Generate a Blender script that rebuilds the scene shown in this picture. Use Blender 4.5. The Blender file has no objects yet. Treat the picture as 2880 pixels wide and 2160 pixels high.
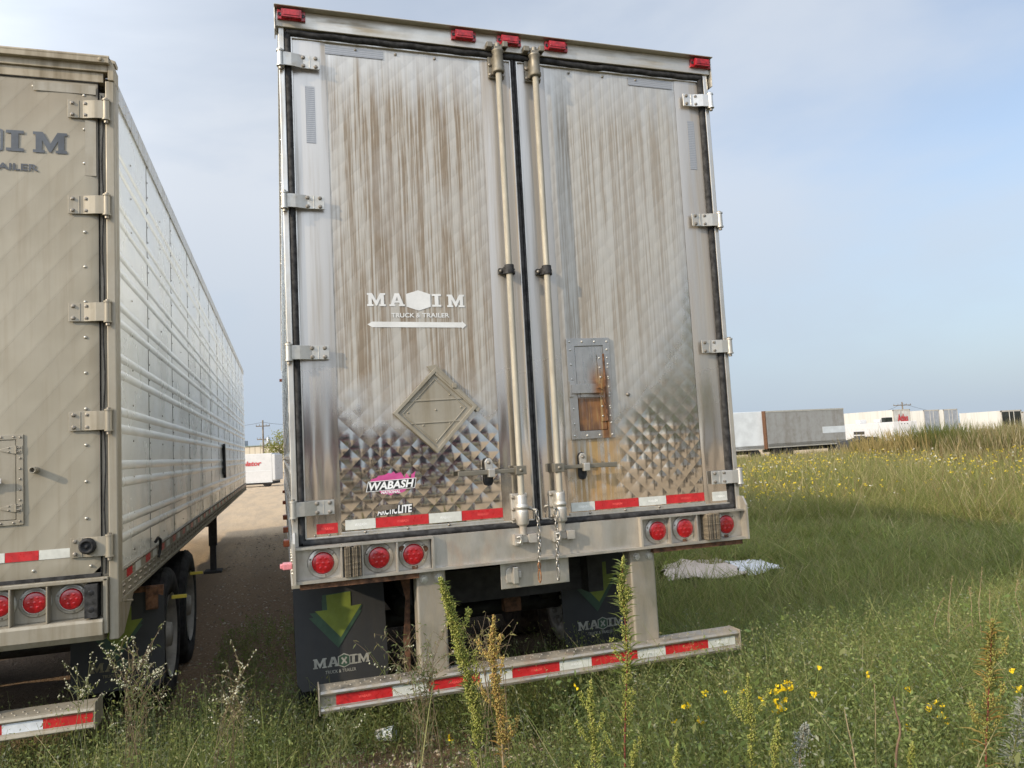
import bpy, math, random
import numpy as np
from mathutils import Matrix, Vector

R_ = random.Random(7)
rng = np.random.default_rng(11)
C = bpy.context.scene
COL = C.collection
PI = math.pi

# ------------------------------------------------------------------ camera, sky, sun, exposure
CAM = np.array([-0.039, -3.91224, 1.74773])
YAW, PITCH, ROLL, FPX = 0.3057, 0.08312, -0.05369, 2076.0
def _axes():
    cy, sy, cp, sp = math.cos(YAW), math.sin(YAW), math.cos(PITCH), math.sin(PITCH)
    f = np.array([sy*cp, cy*cp, sp]); r = np.array([cy, -sy, 0.0]); u = np.cross(r, f)
    cr, sr = math.cos(ROLL), math.sin(ROLL)
    return r*cr+u*sr, u*cr-r*sr, f
AX_R, AX_U, AX_F = _axes()
cd = bpy.data.cameras.new('camera'); cam = bpy.data.objects.new('camera', cd); COL.objects.link(cam)
cd.sensor_width = 36.0; cd.lens = FPX/2880*36.0; cd.clip_start = 0.05; cd.clip_end = 3000
cam.matrix_world = Matrix(((AX_R[0], AX_U[0], -AX_F[0], CAM[0]), (AX_R[1], AX_U[1], -AX_F[1], CAM[1]), (AX_R[2], AX_U[2], -AX_F[2], CAM[2]), (0, 0, 0, 1)))
C.camera = cam
def PX(px, py, depth):
    "point seen at a place of the 2880 x 2160 photograph, DEPTH metres along the view axis"
    return CAM + depth*(AX_F + AX_R*(px-1440)/FPX - AX_U*(py-1080)/FPX)

SUN_E = math.radians(25)
SUN_DIR = Vector((0.926*math.cos(SUN_E), 0.378*math.cos(SUN_E), -math.sin(SUN_E))).normalized()   # way the light travels
sl = bpy.data.lights.new('sun', 'SUN'); sl.energy = 3.3; sl.angle = math.radians(0.5); sl.color = (1.0, 0.82, 0.58)
sun = bpy.data.objects.new('sun', sl); COL.objects.link(sun)
sun.rotation_euler = SUN_DIR.to_track_quat('-Z', 'Y').to_euler()
W = bpy.data.worlds.new('World'); C.world = W; W.use_nodes = True
wn = W.node_tree; wn.nodes.clear()
def wnode(t): return wn.nodes.new(t)
sky = wnode('ShaderNodeTexSky'); sky.sky_type = 'NISHITA'; sky.sun_disc = False
sky.sun_elevation = SUN_E; sky.sun_rotation = math.atan2(-SUN_DIR.x, -SUN_DIR.y)
sky.air_density = 1.0; sky.dust_density = 1.2; sky.ozone_density = 1.2
tc = wnode('ShaderNodeTexCoord'); mp = wnode('ShaderNodeMapping'); mp.inputs['Scale'].default_value = (1.0, 1.0, 2.6)
mp.inputs['Rotation'].default_value = (0.2, 0.35, 0.5)
nz = wnode('ShaderNodeTexNoise'); nz.inputs['Scale'].default_value = 1.7; nz.inputs['Detail'].default_value = 7; nz.inputs['Roughness'].default_value = 0.52
nz.inputs['Distortion'].default_value = 0.35
mr = wnode('ShaderNodeMapRange'); mr.inputs['From Min'].default_value = 0.34; mr.inputs['From Max'].default_value = 0.68
mr.inputs['To Min'].default_value = 0.48; mr.inputs['To Max'].default_value = 0.92; mr.interpolation_type = 'SMOOTHSTEP'
sep = wnode('ShaderNodeSeparateXYZ')
mx = wnode('ShaderNodeMix'); mx.data_type = 'RGBA'; dt = wnode('ShaderNodeVectorMath'); dt.operation = 'DOT_PRODUCT'; dt.inputs[1].default_value = tuple(-SUN_DIR)
gl = wnode('ShaderNodeMapRange'); gl.interpolation_type = 'SMOOTHSTEP'; gl.inputs['From Min'].default_value = -0.15; gl.inputs['From Max'].default_value = 0.95
gl.inputs['To Min'].default_value = 1.0; gl.inputs['To Max'].default_value = 3.5          # thin cloud glows towards the sun
cc = wnode('ShaderNodeVectorMath'); cc.operation = 'SCALE'; cc.inputs[0].default_value = (3.68, 3.98, 4.42)
# thin cloud gets denser towards the west (-x), where the photograph's sky is whiter
mw = wnode('ShaderNodeMapRange'); mw.inputs['From Min'].default_value = -0.15; mw.inputs['From Max'].default_value = 0.75
mw.inputs['To Min'].default_value = 0.26; mw.inputs['To Max'].default_value = -0.16
ad = wnode('ShaderNodeMath'); ad.operation = 'ADD'; ad.use_clamp = True
bg = wnode('ShaderNodeBackground'); bg.inputs['Strength'].default_value = 0.15
wo = wnode('ShaderNodeOutputWorld')
L = wn.links.new
L(tc.outputs['Generated'], mp.inputs['Vector']); L(mp.outputs[0], nz.inputs['Vector']); L(nz.outputs[0], mr.inputs['Value'])
L(tc.outputs['Generated'], sep.inputs[0]); L(sep.outputs[0], mw.inputs['Value'])
hz = wnode('ShaderNodeMapRange'); hz.inputs['From Min'].default_value = 0.0; hz.inputs['From Max'].default_value = 0.30
hz.inputs['To Min'].default_value = 0.0; hz.inputs['To Max'].default_value = 0.0; L(sep.outputs[2], hz.inputs['Value'])
a2 = wnode('ShaderNodeMath'); a2.operation = 'ADD'; L(mw.outputs[0], a2.inputs[0]); L(hz.outputs[0], a2.inputs[1])
L(mr.outputs[0], ad.inputs[0]); L(a2.outputs[0], ad.inputs[1]); L(ad.outputs[0], mx.inputs[0])
L(tc.outputs['Generated'], dt.inputs[0]); L(dt.outputs['Value'], gl.inputs['Value']); L(gl.outputs[0], cc.inputs['Scale']); L(cc.outputs[0], mx.inputs[7])
hm = wnode('ShaderNodeMix'); hm.data_type = 'RGBA'; hm.inputs[7].default_value = (2.45, 2.95, 3.55, 1)
h2 = wnode('ShaderNodeMapRange'); h2.inputs['From Min'].default_value = 0.02; h2.inputs['From Max'].default_value = 0.32
h2.inputs['To Min'].default_value = 0.90; h2.inputs['To Max'].default_value = 0.0; L(sep.outputs[2], h2.inputs['Value'])
L(sky.outputs[0], mx.inputs[6]); L(h2.outputs[0], hm.inputs[0]); L(mx.outputs[2], hm.inputs[6]); L(hm.outputs[2], bg.inputs['Color']); L(bg.outputs[0], wo.inputs['Surface'])
C.view_settings.view_transform = 'Standard'; C.view_settings.look = 'None'; C.view_settings.gamma = 1.0
C.view_settings.exposure = 0.36
C.cycles.use_denoising = True
try: C.cycles.denoiser = 'OPENIMAGEDENOISE'
except Exception: pass
C.cycles.max_bounces = 8; C.cycles.diffuse_bounces = 3; C.cycles.glossy_bounces = 4; C.cycles.transparent_max_bounces = 6
C.cycles.sample_clamp_indirect = 6.0

# ------------------------------------------------------------------ node helper
class Mat:
    def __init__(s, name):
        s.m = bpy.data.materials.new(name); s.m.use_nodes = True; s.t = s.m.node_tree; s.t.nodes.clear()
        s.out = s.t.nodes.new('ShaderNodeOutputMaterial'); s._tc = None
    def n(s, typ, **kw):
        k = s.t.nodes.new(typ)
        for a, b in kw.items(): setattr(k, a, b)
        return k
    def put(s, sock, v):
        if hasattr(v, 'links'): s.t.links.new(v, sock)
        elif isinstance(v, (tuple, list)) and len(v) == 3 and sock.type == 'RGBA': sock.default_value = (*v, 1)
        else: sock.default_value = v
    def obj(s):
        if not s._tc: s._tc = s.n('ShaderNodeTexCoord')
        return s._tc.outputs['Object']
    def xyz(s, v=None):
        k = s.n('ShaderNodeSeparateXYZ'); s.put(k.inputs[0], v or s.obj()); return k.outputs
    def scale(s, sc, v=None, rot=(0, 0, 0), loc=(0, 0, 0)):
        k = s.n('ShaderNodeMapping'); k.inputs['Scale'].default_value = sc; k.inputs['Rotation'].default_value = rot
        k.inputs['Location'].default_value = loc
        s.put(k.inputs[0], v or s.obj()); return k.outputs[0]
    def noise(s, sc=5, det=4, ro=0.5, vec=None, dist=0.0):
        k = s.n('ShaderNodeTexNoise'); s.put(k.inputs['Vector'], vec or s.obj())
        k.inputs['Scale'].default_value = sc; k.inputs['Detail'].default_value = det; k.inputs['Roughness'].default_value = ro
        k.inputs['Distortion'].default_value = dist
        return k.outputs[0]
    def vor(s, sc, vec=None, feature='F1'):
        k = s.n('ShaderNodeTexVoronoi', feature=feature); s.put(k.inputs['Vector'], vec or s.obj()); k.inputs['Scale'].default_value = sc
        return k.outputs[0]
    def rng(s, v, a, b, c=0.0, d=1.0, smooth=True):
        k = s.n('ShaderNodeMapRange'); k.interpolation_type = 'SMOOTHSTEP' if smooth else 'LINEAR'
        s.put(k.inputs[0], v)
        for i, q in enumerate((a, b, c, d)): s.put(k.inputs[1+i], q)
        return k.outputs[0]
    def ma(s, op, a, b=0.0, clamp=False):
        k = s.n('ShaderNodeMath', operation=op, use_clamp=clamp); s.put(k.inputs[0], a); s.put(k.inputs[1], b); return k.outputs[0]
    def mix(s, f, a, b):
        k = s.n('ShaderNodeMix', data_type='RGBA'); s.put(k.inputs[0], f); s.put(k.inputs[6], a); s.put(k.inputs[7], b); return k.outputs[2]
    def bump(s, h, st=0.3, d=0.002):
        k = s.n('ShaderNodeBump'); k.inputs['Strength'].default_value = st; k.inputs['Distance'].default_value = d
        s.put(k.inputs['Height'], h); return k.outputs[0]
    def pbr(s, col, rough=0.5, metal=0.0, normal=None, spec=0.5, **kw):
        k = s.n('ShaderNodeBsdfPrincipled'); s.put(k.inputs['Base Color'], col); s.put(k.inputs['Roughness'], rough)
        s.put(k.inputs['Metallic'], metal); k.inputs['Specular IOR Level'].default_value = spec
        if normal is not None: s.put(k.inputs['Normal'], normal)
        for a, b in kw.items(): s.put(k.inputs[a.replace('_', ' ')], b)
        return k.outputs[0]
    def mixs(s, f, a, b):
        k = s.n('ShaderNodeMixShader'); s.put(k.inputs[0], f); s.t.links.new(a, k.inputs[1]); s.t.links.new(b, k.inputs[2]); return k.outputs[0]
    def done(s, sh):
        s.t.links.new(sh, s.out.inputs[0]); return s.m

def simple(name, col, rough=0.5, metal=0.0, var=0.12, sc=12, bump=0.0, spec=0.5):
    m = Mat(name); nv = m.noise(sc, 5, 0.6)
    c2 = tuple(max(0, c*(1-var*2)) for c in col); c1 = tuple(min(1, c*(1+var)) for c in col)
    c = m.mix(m.rng(nv, 0.3, 0.7), c2, c1)
    r = m.rng(m.noise(sc*2.3, 4), 0.3, 0.7, max(0.02, rough-0.1), min(1, rough+0.1))
    nrm = m.bump(m.noise(sc*5, 4), bump, 0.004) if bump else None
    return m.done(m.pbr(c, r, metal, nrm, spec))

def dirty_metal(name, base, rough, dirt, amt, lo=0.42, hi=0.72, streak=(38, 38, 1.4), metal=1.0, rust=0.0):
    m = Mat(name)
    st = m.noise(1.0, 6, 0.6, m.scale(streak)); bl = m.noise(3.0, 5, 0.6)
    f = m.ma('MULTIPLY', m.rng(m.ma('ADD', m.ma('MULTIPLY', st, 0.65), m.ma('MULTIPLY', bl, 0.35)), lo, hi), amt)
    f = m.ma('ADD', f, amt*0.25, True)
    b = m.mix(m.noise(60, 3), tuple(c*0.85 for c in base), base)
    met = m.pbr(b, m.rng(m.noise(9, 5), 0.3, 0.7, rough-0.07, rough+0.1), metal, m.bump(m.noise(2.5, 3), 0.25, 0.01))
    dc = m.mix(m.noise(16, 4), dirt, tuple(c*0.7 for c in dirt))
    if rust:
        dc = m.mix(m.rng(m.noise(7, 5), 0.56, 0.68, 0, rust), dc, (0.20, 0.075, 0.025))
    dif = m.pbr(dc, 0.8, 0.0, None, 0.25)
    return m.done(m.mixs(f, met, dif))

def door_mat(name, left):
    m = Mat(name); o = m.xyz(); X, Z = o[0], o[2]
    st = m.noise(1.0, 7, 0.62, m.scale((84, 1, 1.05)), 0.10); st2 = m.noise(1.0, 5, 0.55, m.scale((17, 1, 0.55)))
    fine = m.noise(1.0, 4, 0.6, m.scale((150, 1, 5)))
    s = m.ma('ADD', m.ma('MULTIPLY', st, 0.55), m.ma('MULTIPLY', st2, 0.45))
    s = m.ma('ADD', s, m.ma('MULTIPLY', m.ma('SUBTRACT', fine, 0.5), 0.25))
    streak = m.rng(s, 0.415, 0.575)
    # streaks begin at uneven heights below the top edge
    topn = m.ma('MULTIPLY', m.noise(1.0, 4, 0.6, m.scale((26, 1, 0.02))), 0.9)
    zt = m.ma('ADD', Z, topn)
    top = m.rng(zt, 4.02 if left else 3.98, 4.36 if left else 4.40, 1.0, 0.10)
    bn = m.ma('MULTIPLY', m.ma('SUBTRACT', m.noise(4.5, 5, 0.62), 0.5), 0.55)
    if left:
        low = m.rng(m.ma('ADD', Z, bn), 1.72, 2.22, 0.0, 1.0)
    else:
        dx = m.ma('MULTIPLY', m.ma('SUBTRACT', X, 1.75), -1.75)
        q = m.ma('ADD', m.ma('ADD', Z, dx), m.ma('MULTIPLY', bn, 1.1))
        low = m.ma('ADD', m.rng(q, 1.30, 2.30, 0.0, 0.66), m.rng(m.ma('ADD', Z, bn), 1.60, 2.25, 0.0, 0.34))
    edge = m.ma('MULTIPLY', m.rng(m.ma('ABSOLUTE', m.ma('SUBTRACT', X, 0.67 if left else 1.93)), 0.34, 0.43, 1.0, 0.72), 1.0)
    film = m.ma('MULTIPLY', m.ma('MULTIPLY', low, edge), m.rng(top, 0, 1, 0.5, 1.0, False))
    wash = m.ma('MULTIPLY', m.rng(m.noise(1.0, 5, 0.6, m.scale((3.2, 1, 1.5))), 0.36, 0.62, 0.30, 1.0), film)
    k = m.ma('MULTIPLY', m.ma('MULTIPLY', streak, top), m.ma('MULTIPLY', wash, 0.50 if left else 0.27))
    f = m.ma('ADD', k, m.ma('MULTIPLY', film, 0.66 if left else 0.68), True)
    rough = m.ma('ADD', m.rng(film, 0.0, 0.75, 0.055, 0.50), m.ma('MULTIPLY', m.noise(30, 3), 0.03))
    met = m.pbr((0.60, 0.585, 0.55), rough, 1.0, m.bump(m.noise(3.0, 2), 0.06, 0.01))
    base = m.mix(streak, (0.36, 0.335, 0.29) if left else (0.38, 0.365, 0.33), (0.215, 0.174, 0.130) if left else (0.25, 0.22, 0.18))
    # dark blisters and scuffs
    sp = m.rng(m.vor(34), 0.0, 0.16, 1.0, 0.0); spm = m.ma('MULTIPLY', sp, m.rng(m.noise(5, 3), 0.62, 0.70))
    base = m.mix(m.ma('MULTIPLY', spm, 0.8), base, (0.16, 0.13, 0.10))
    dif = m.pbr(base, 0.75, 0.0, None, 0.3)
    sh = m.mixs(f, met, dif)
    if not left:   # rust water run down from the hatch
        rs = m.noise(1.0, 5, 0.6, m.scale((30, 1, 1.3)))
        rx = m.rng(m.ma('ABSOLUTE', m.ma('SUBTRACT', X, 1.67)), 0.06, 0.24, 1.0, 0.0)
        rz = m.ma('MULTIPLY', m.rng(Z, 1.74, 1.79, 1.0, 0.0), m.rng(Z, 1.33, 1.5, 0.5, 1.0))
        rf = m.ma('MULTIPLY', m.ma('MULTIPLY', rx, rz), m.rng(rs, 0.41, 0.57, 0.16, 1.0))
        rc = m.mix(m.noise(8, 4), (0.40, 0.20, 0.055), (0.27, 0.22, 0.11))
        sh = m.mixs(rf, sh, m.pbr(rc, 0.65))
    return m.done(sh)

def stile_mat(name):
    m = Mat(name); o = m.xyz()
    st = m.noise(1.0, 5, 0.6, m.scale((13, 13, 0.42))); f = m.rng(st, 0.42, 0.60, 0.40, 0.85)
    zf = m.rng(m.ma('ADD', o[2], m.ma('MULTIPLY', m.noise(2.5, 4), 0.6)), 1.9, 2.9, 0.32, 1.0); f = m.ma('MULTIPLY', f, zf)
    met = m.pbr((0.60, 0.585, 0.56), m.rng(zf, 0.3, 1, 0.08, 0.36), 1.0, m.bump(m.noise(1.6, 2, 0.4, m.scale((3, 3, 0.6))), 0.35, 0.02))
    dif = m.pbr(m.mix(m.noise(1.0, 4, 0.6, m.scale((50, 50, 1))), (0.38, 0.365, 0.33), (0.23, 0.185, 0.14)), 0.7, 0, None, 0.3)
    return m.done(m.mixs(f, met, dif))

M = {}
M['quilt_left'] = door_mat('quilted steel dirty', True)
M['quilt_right'] = door_mat('quilted steel hazed', False)
M['stile'] = stile_mat('stainless stile')
M['alu'] = dirty_metal('satin aluminium', (0.70, 0.69, 0.66), 0.36, (0.40, 0.365, 0.30), 0.75)
M['header'] = dirty_metal('header aluminium', (0.62, 0.60, 0.55), 0.40, (0.36, 0.33, 0.27), 0.95, streak=(3, 3, 22))
M['beam'] = dirty_metal('beam aluminium', (0.60, 0.58, 0.54), 0.44, (0.37, 0.335, 0.28), 0.95, streak=(14, 14, 3), rust=0.25)
M['hinge'] = dirty_metal('cast hinge', (0.58, 0.57, 0.53), 0.46, (0.40, 0.38, 0.34), 0.75, streak=(20, 20, 20))
M['hinge_clean'] = dirty_metal('bright hinge', (0.74, 0.73, 0.70), 0.42, (0.52, 0.50, 0.46), 0.55, streak=(20, 20, 20))
M['bolt'] = simple('dull bolt', (0.28, 0.255, 0.22), 0.5, 0.8, 0.2, 60)
M['rod'] = dirty_metal('galvanised rod', (0.52, 0.49, 0.41), 0.62, (0.39, 0.36, 0.295), 1.0, 0.30, 0.62, streak=(30, 30, 4), metal=0.5)
M['casting'] = dirty_metal('zinc casting', (0.27, 0.25, 0.21), 0.58, (0.19, 0.17, 0.13), 0.95, streak=(18, 18, 18))
M['casting_pale'] = dirty_metal('pale casting', (0.62, 0.60, 0.56), 0.5, (0.40, 0.37, 0.32), 0.9, streak=(18, 18, 18), rust=0.3)
M['rubber'] = simple('black rubber seal', (0.034, 0.034, 0.035), 0.8, 0, 0.35, 30, 0.3, 0.3)
M['rubber_grey'] = simple('weathered rubber seal', (0.060, 0.058, 0.055), 0.85, 0, 0.35, 26, 0.5, 0.3)
M['flap'] = dirty_metal('mud flap rubber', (0.024, 0.026, 0.030), 0.65, (0.055, 0.053, 0.050), 0.6, streak=(26, 26, 1.4), metal=0.0)
M['tyre'] = simple('tyre rubber', (0.030, 0.030, 0.032), 0.85, 0, 0.3, 14, 0.4, 0.3)
M['tyre_dirt'] = simple('muddy tyre', (0.085, 0.062, 0.045), 0.9, 0, 0.3, 10, 0.6, 0.3)
M['rim'] = simple('pale wheel rim', (0.42, 0.40, 0.37), 0.5, 0.4, 0.15, 10)
M['chassis'] = simple('black chassis steel', (0.022, 0.021, 0.020), 0.7, 0, 0.3, 9, 0.3)
M['rusty'] = simple('rusty steel', (0.13, 0.062, 0.032), 0.85, 0.1, 0.35, 22, 0.5)
M['lens'] = None
def lens_mat():
    m = Mat('red lamp lens')
    v = m.vor(46); c = m.mix(m.rng(v, 0.0, 0.5), (0.46, 0.012, 0.020), (0.30, 0.005, 0.011))
    return m.done(m.pbr(c, 0.22, 0.0, m.bump(m.noise(140, 2), 0.2, 0.002), 0.5, Coat_Weight=0.6, Coat_Roughness=0.08))
M['lens'] = lens_mat()
M['marker'] = simple('red marker lens', (0.36, 0.010, 0.018), 0.25, 0, 0.25, 30)
M['tape_red'] = simple('red reflective tape', (0.46, 0.020, 0.024), 0.35, 0, 0.10, 25)
M['tape_white'] = simple('white reflective tape', (0.56, 0.57, 0.53), 0.4, 0, 0.06, 25)
M['tape_silver'] = simple('clean silver tape', (0.62, 0.66, 0.72), 0.35, 0, 0.06, 25)
M['tape_mark_red'] = simple('tape print red', (0.80, 0.10, 0.09), 0.4)
M['tape_mark_white'] = simple('tape print white', (0.82, 0.83, 0.80), 0.4)
def mesh_tape():
    m = Mat('grey mesh tape'); o = m.xyz()
    w = m.ma('FRACT', m.ma('MULTIPLY', o[0], 160.0)); z = m.ma('FRACT', m.ma('MULTIPLY', o[2], 90.0))
    g = m.ma('MULTIPLY', m.rng(w, 0.3, 0.5), m.rng(z, 0.15, 0.4))
    return m.done(m.pbr(m.mix(g, (0.20, 0.215, 0.24), (0.40, 0.42, 0.45)), 0.5, 0.3))
M['tape_grey'] = mesh_tape()
M['decal_white'] = simple('white vinyl lettering', (0.76, 0.77, 0.78), 0.35, 0, 0.05, 9)
M['decal_ghost'] = simple('faded white lettering', (0.64, 0.65, 0.65), 0.5, 0, 0.06, 9)
M['decal_black'] = simple('black vinyl', (0.015, 0.015, 0.017), 0.35)
M['decal_pink'] = simple('faded magenta vinyl', (0.52, 0.075, 0.25), 0.4)
M['decal_slate'] = simple('dark slate lettering', (0.075, 0.085, 0.10), 0.4, 0, 0.2, 6)
M['green_arrow'] = simple('lime arrow print', (0.150, 0.190, 0.024), 0.6, 0, 0.08, 14)
M['green_shadow'] = simple('deep green arrow print', (0.030, 0.068, 0.042), 0.5, 0, 0.1, 14)
M['flap_print'] = simple('pale flap print', (0.30, 0.30, 0.27), 0.5, 0, 0.15, 30)
M['flap_print_dim'] = simple('worn ochre flap print', (0.16, 0.14, 0.08), 0.6, 0, 0.2, 30)
M['yellow'] = simple('yellow wheel tab', (0.72, 0.58, 0.09), 0.4, 0, 0.05)
M['amber'] = simple('amber side lamp', (0.30, 0.07, 0.025), 0.3)
M['pink_lamp'] = simple('faded side lamp', (0.60, 0.22, 0.25), 0.3)
def dock_mat():
    m = Mat('laminated dock bumper'); o = m.xyz()
    l = m.ma('FRACT', m.ma('MULTIPLY', o[0], 62.0)); n = m.noise(1.0, 5, 0.7, m.scale((8, 8, 70)))
    g = m.ma('MULTIPLY', m.rng(l, 0.05, 0.25), m.rng(n, 0.3, 0.7, 0.3, 1.0))
    return m.done(m.pbr(m.mix(g, (0.030, 0.024, 0.019), (0.22, 0.18, 0.125)), 0.9, 0, m.bump(g, 0.9, 0.006)))
M['dock'] = dock_mat()
def white_door():
    m = Mat('dusty cream door'); o = m.xyz()
    d = m.ma('ADD', m.ma('MULTIPLY', o[0], 1.0), m.ma('MULTIPLY', o[2], -0.82))
    band = m.ma('FRACT', m.ma('MULTIPLY', d, 7.5)); bm = m.rng(band, 0.0, 0.9, 0.0, 1.0, False)
    n = m.noise(1.0, 6, 0.6, m.scale((20, 20, 1.2))); bl = m.noise(1.8, 5)
    c = m.mix(m.rng(bl, 0.3, 0.7), (0.24, 0.218, 0.168), (0.315, 0.292, 0.238))
    c = m.mix(m.rng(n, 0.45, 0.75, 0.0, 0.55), c, (0.19, 0.158, 0.108))
    c = m.mix(m.ma('MULTIPLY', m.rng(o[2], 3.2, 4.0, 0.0, 0.55), m.rng(bl, 0.3, 0.6, 0.5, 1.0)), c, (0.165, 0.132, 0.085))
    c = m.mix(m.ma('MULTIPLY', bm, 0.14), c, (0.45, 0.42, 0.35)); c = m.mix(m.rng(m.noise(0.9, 6, 0.62), 0.48, 0.66, 0, 0.55), c, (0.205, 0.172, 0.118)); sp = m.rng(m.vor(60), 0.0, 0.10, 1.0, 0.0); c = m.mix(m.ma('MULTIPLY', sp, m.rng(m.noise(3, 3), 0.5, 0.6, 0, .6)), c, (0.12, 0.10, 0.07)); nm = m.bump(m.ma('ADD', m.ma('MULTIPLY', bm, 0.6), m.noise(4, 2)), 0.4, 0.014)
    return m.done(m.pbr(c, 0.5, 0.12, nm, 0.4))
M['cream_door'] = white_door()
M['cream'] = dirty_metal('dusty cream frame', (0.34, 0.315, 0.26), 0.45, (0.25, 0.215, 0.155), 0.8, metal=0.25, streak=(20, 20, 1.2))
M['cream_dark'] = dirty_metal('stained frame', (0.42, 0.37, 0.28), 0.5, (0.24, 0.20, 0.14), 0.9, metal=0.2, streak=(16, 16, 1.6))
def side_skin(name, col, rough, bm):
    m = Mat(name); o = m.xyz()
    w1 = m.noise(1.0, 3, 0.5, m.scale((1, 2.2, 3.2))); w2 = m.noise(1.0, 3, 0.5, m.scale((1, 5.5, 1.3)))
    nm = m.bump(m.ma('ADD', w1, m.ma('MULTIPLY', w2, 0.5)), bm, 0.05)
    c = m.mix(m.noise(3, 5), tuple(x*0.9 for x in col), col)
    low = m.rng(o[2], 1.1, 1.5, 0.35, 0.0); c = m.mix(m.ma('MULTIPLY', low, m.noise(9, 5)), c, (0.42, 0.38, 0.30))
    return m.done(m.pbr(c, m.rng(m.noise(2, 4), 0.3, 0.7, rough-0.04, rough+0.08), 0.22, nm, 0.5))
M['side_white'] = side_skin('glossy white side skin', (0.78, 0.79, 0.76), 0.22, 0.16)
M['side_plain'] = side_skin('white side skin', (0.78, 0.78, 0.77), 0.22, 0.2)
M['seam'] = simple('dark seam', (0.10, 0.10, 0.095), 0.6)
M['chain'] = simple('steel chain', (0.40, 0.38, 0.35), 0.42, 0.85, 0.2, 60)
M['chain_rust'] = simple('rusty chain', (0.30, 0.14, 0.06), 0.7, 0.3, 0.3, 60)
M['tread'] = dirty_metal('bumper bar metal', (0.50, 0.48, 0.45), 0.44, (0.29, 0.255, 0.20), 0.95, 0.36, 0.66, streak=(12, 12, 3), rust=0.2)

# ------------------------------------------------------------------ mesh helper
class MB:
    def __init__(s): s.v = []; s.f = []; s.mi = []; s.sm = []
    def add(s, vs, fs, mi=0, sm=False):
        b = len(s.v); s.v += [tuple(float(c) for c in p) for p in vs]
        for f in fs: s.f.append(tuple(i+b for i in f)); s.mi.append(mi); s.sm.append(sm)
        return s
    def box(s, x0, x1, y0, y1, z0, z1, mi=0):
        vs = [(x, y, z) for z in (z0, z1) for y in (y0, y1) for x in (x0, x1)]
        return s.add(vs, [(0, 2, 3, 1), (4, 5, 7, 6), (0, 1, 5, 4), (2, 6, 7, 3), (0, 4, 6, 2), (1, 3, 7, 5)], mi)
    def obox(s, o, ux, uy, lx, ly, z0, z1, mi=0):
        "box on a plan frame: origin o (x,y), unit vectors ux, uy, sizes lx, ly"
        vs = []
        for z in (z0, z1):
            for b in (0, 1):
                for a in (0, 1): vs.append((o[0]+ux[0]*a*lx+uy[0]*b*ly, o[1]+ux[1]*a*lx+uy[1]*b*ly, z))
        return s.add(vs, [(0, 2, 3, 1), (4, 5, 7, 6), (0, 1, 5, 4), (2, 6, 7, 3), (0, 4, 6, 2), (1, 3, 7, 5)], mi)
    def prism(s, poly, axis, a, b, mi=0):
        "polygon (2D) swept along an axis: 'y' takes (x,z), 'x' takes (y,z), 'z' takes (x,y)"
        n = len(poly)
        def P(p, t): return {'y': (p[0], t, p[1]), 'x': (t, p[0], p[1]), 'z': (p[0], p[1], t)}[axis]
        vs = [P(p, a) for p in poly]+[P(p, b) for p in poly]
        fs = [tuple(range(n))[::-1], tuple(range(n, 2*n))]+[(i, (i+1) % n, n+(i+1) % n, n+i) for i in range(n)]
        return s.add(vs, fs, mi)
    def tube(s, pts, r, n=10, mi=0, cap=True, sm=True):
        pts = [Vector(p) for p in pts]; rs = r if isinstance(r, (list, tuple)) else [r]*len(pts)
        vs = []; up = None
        for i, p in enumerate(pts):
            t = (pts[min(i+1, len(pts)-1)]-pts[max(i-1, 0)]).normalized()
            if up is None: up = Vector((0, 0, 1)) if abs(t.z) < 0.9 else Vector((1, 0, 0))
            a = t.cross(up).normalized(); b = a.cross(t).normalized(); up = b
            for k in range(n):
                q = 2*PI*k/n; vs.append(p+(a*math.cos(q)+b*math.sin(q))*rs[i])
        fs = [(i*n+k, i*n+(k+1) % n, (i+1)*n+(k+1) % n, (i+1)*n+k) for i in range(len(pts)-1) for k in range(n)]
        s.add(vs, fs, mi, sm)
        if cap:
            m_ = (len(pts)-1)*n
            s.add(vs[:n], [tuple(range(n))[::-1]], mi); s.add(vs[m_:m_+n], [tuple(range(n))], mi)
        return s
    def lathe(s, c, axis, prof, n=24, mi=0, sm=True):
        "profile of (radius, offset along axis) spun round an axis through c"
        c = Vector(c); ax = Vector(axis).normalized(); a = ax.orthogonal().normalized(); b = ax.cross(a)
        vs = []
        for r, h in prof:
            for k in range(n):
                q = 2*PI*k/n; vs.append(c+ax*h+(a*math.cos(q)+b*math.sin(q))*r)
        fs = [(i*n+k, i*n+(k+1) % n, (i+1)*n+(k+1) % n, (i+1)*n+k) for i in range(len(prof)-1) for k in range(n)]
        return s.add(vs, fs, mi, sm)
    def dome(s, c, nrm, r, h=None, n=7, mi=0):
        h = h or r*0.6
        return s.lathe(c, nrm, [(r, 0), (r*0.85, h*0.6), (r*0.45, h*0.95), (0.0001, h)], n, mi)
    def build(s, name, mats, parent=None, bevel=0.0, seg=2):
        me = bpy.data.meshes.new(name); me.from_pydata(s.v, [], s.f)
        for m in (mats if isinstance(mats, (list, tuple)) else [mats]): me.materials.append(m)
        me.polygons.foreach_set('material_index', s.mi); me.polygons.foreach_set('use_smooth', s.sm)
        import bmesh
        bm = bmesh.new(); bm.from_mesh(me); bmesh.ops.recalc_face_normals(bm, faces=bm.faces); bm.to_mesh(me); bm.free()
        me.update()
        o = bpy.data.objects.new(name, me); COL.objects.link(o)
        if parent is not None: adopt(o, parent)
        if bevel:
            b = o.modifiers.new('bevel', 'BEVEL'); b.width = bevel; b.segments = seg; b.limit_method = 'ANGLE'; b.angle_limit = math.radians(40)
            b.harden_normals = False
        return o
def world_loc(o):
    v = Vector(o.location)
    return v + (world_loc(o.parent)+Vector(o.matrix_parent_inverse.translation) if o.parent else Vector((0, 0, 0)))
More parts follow.
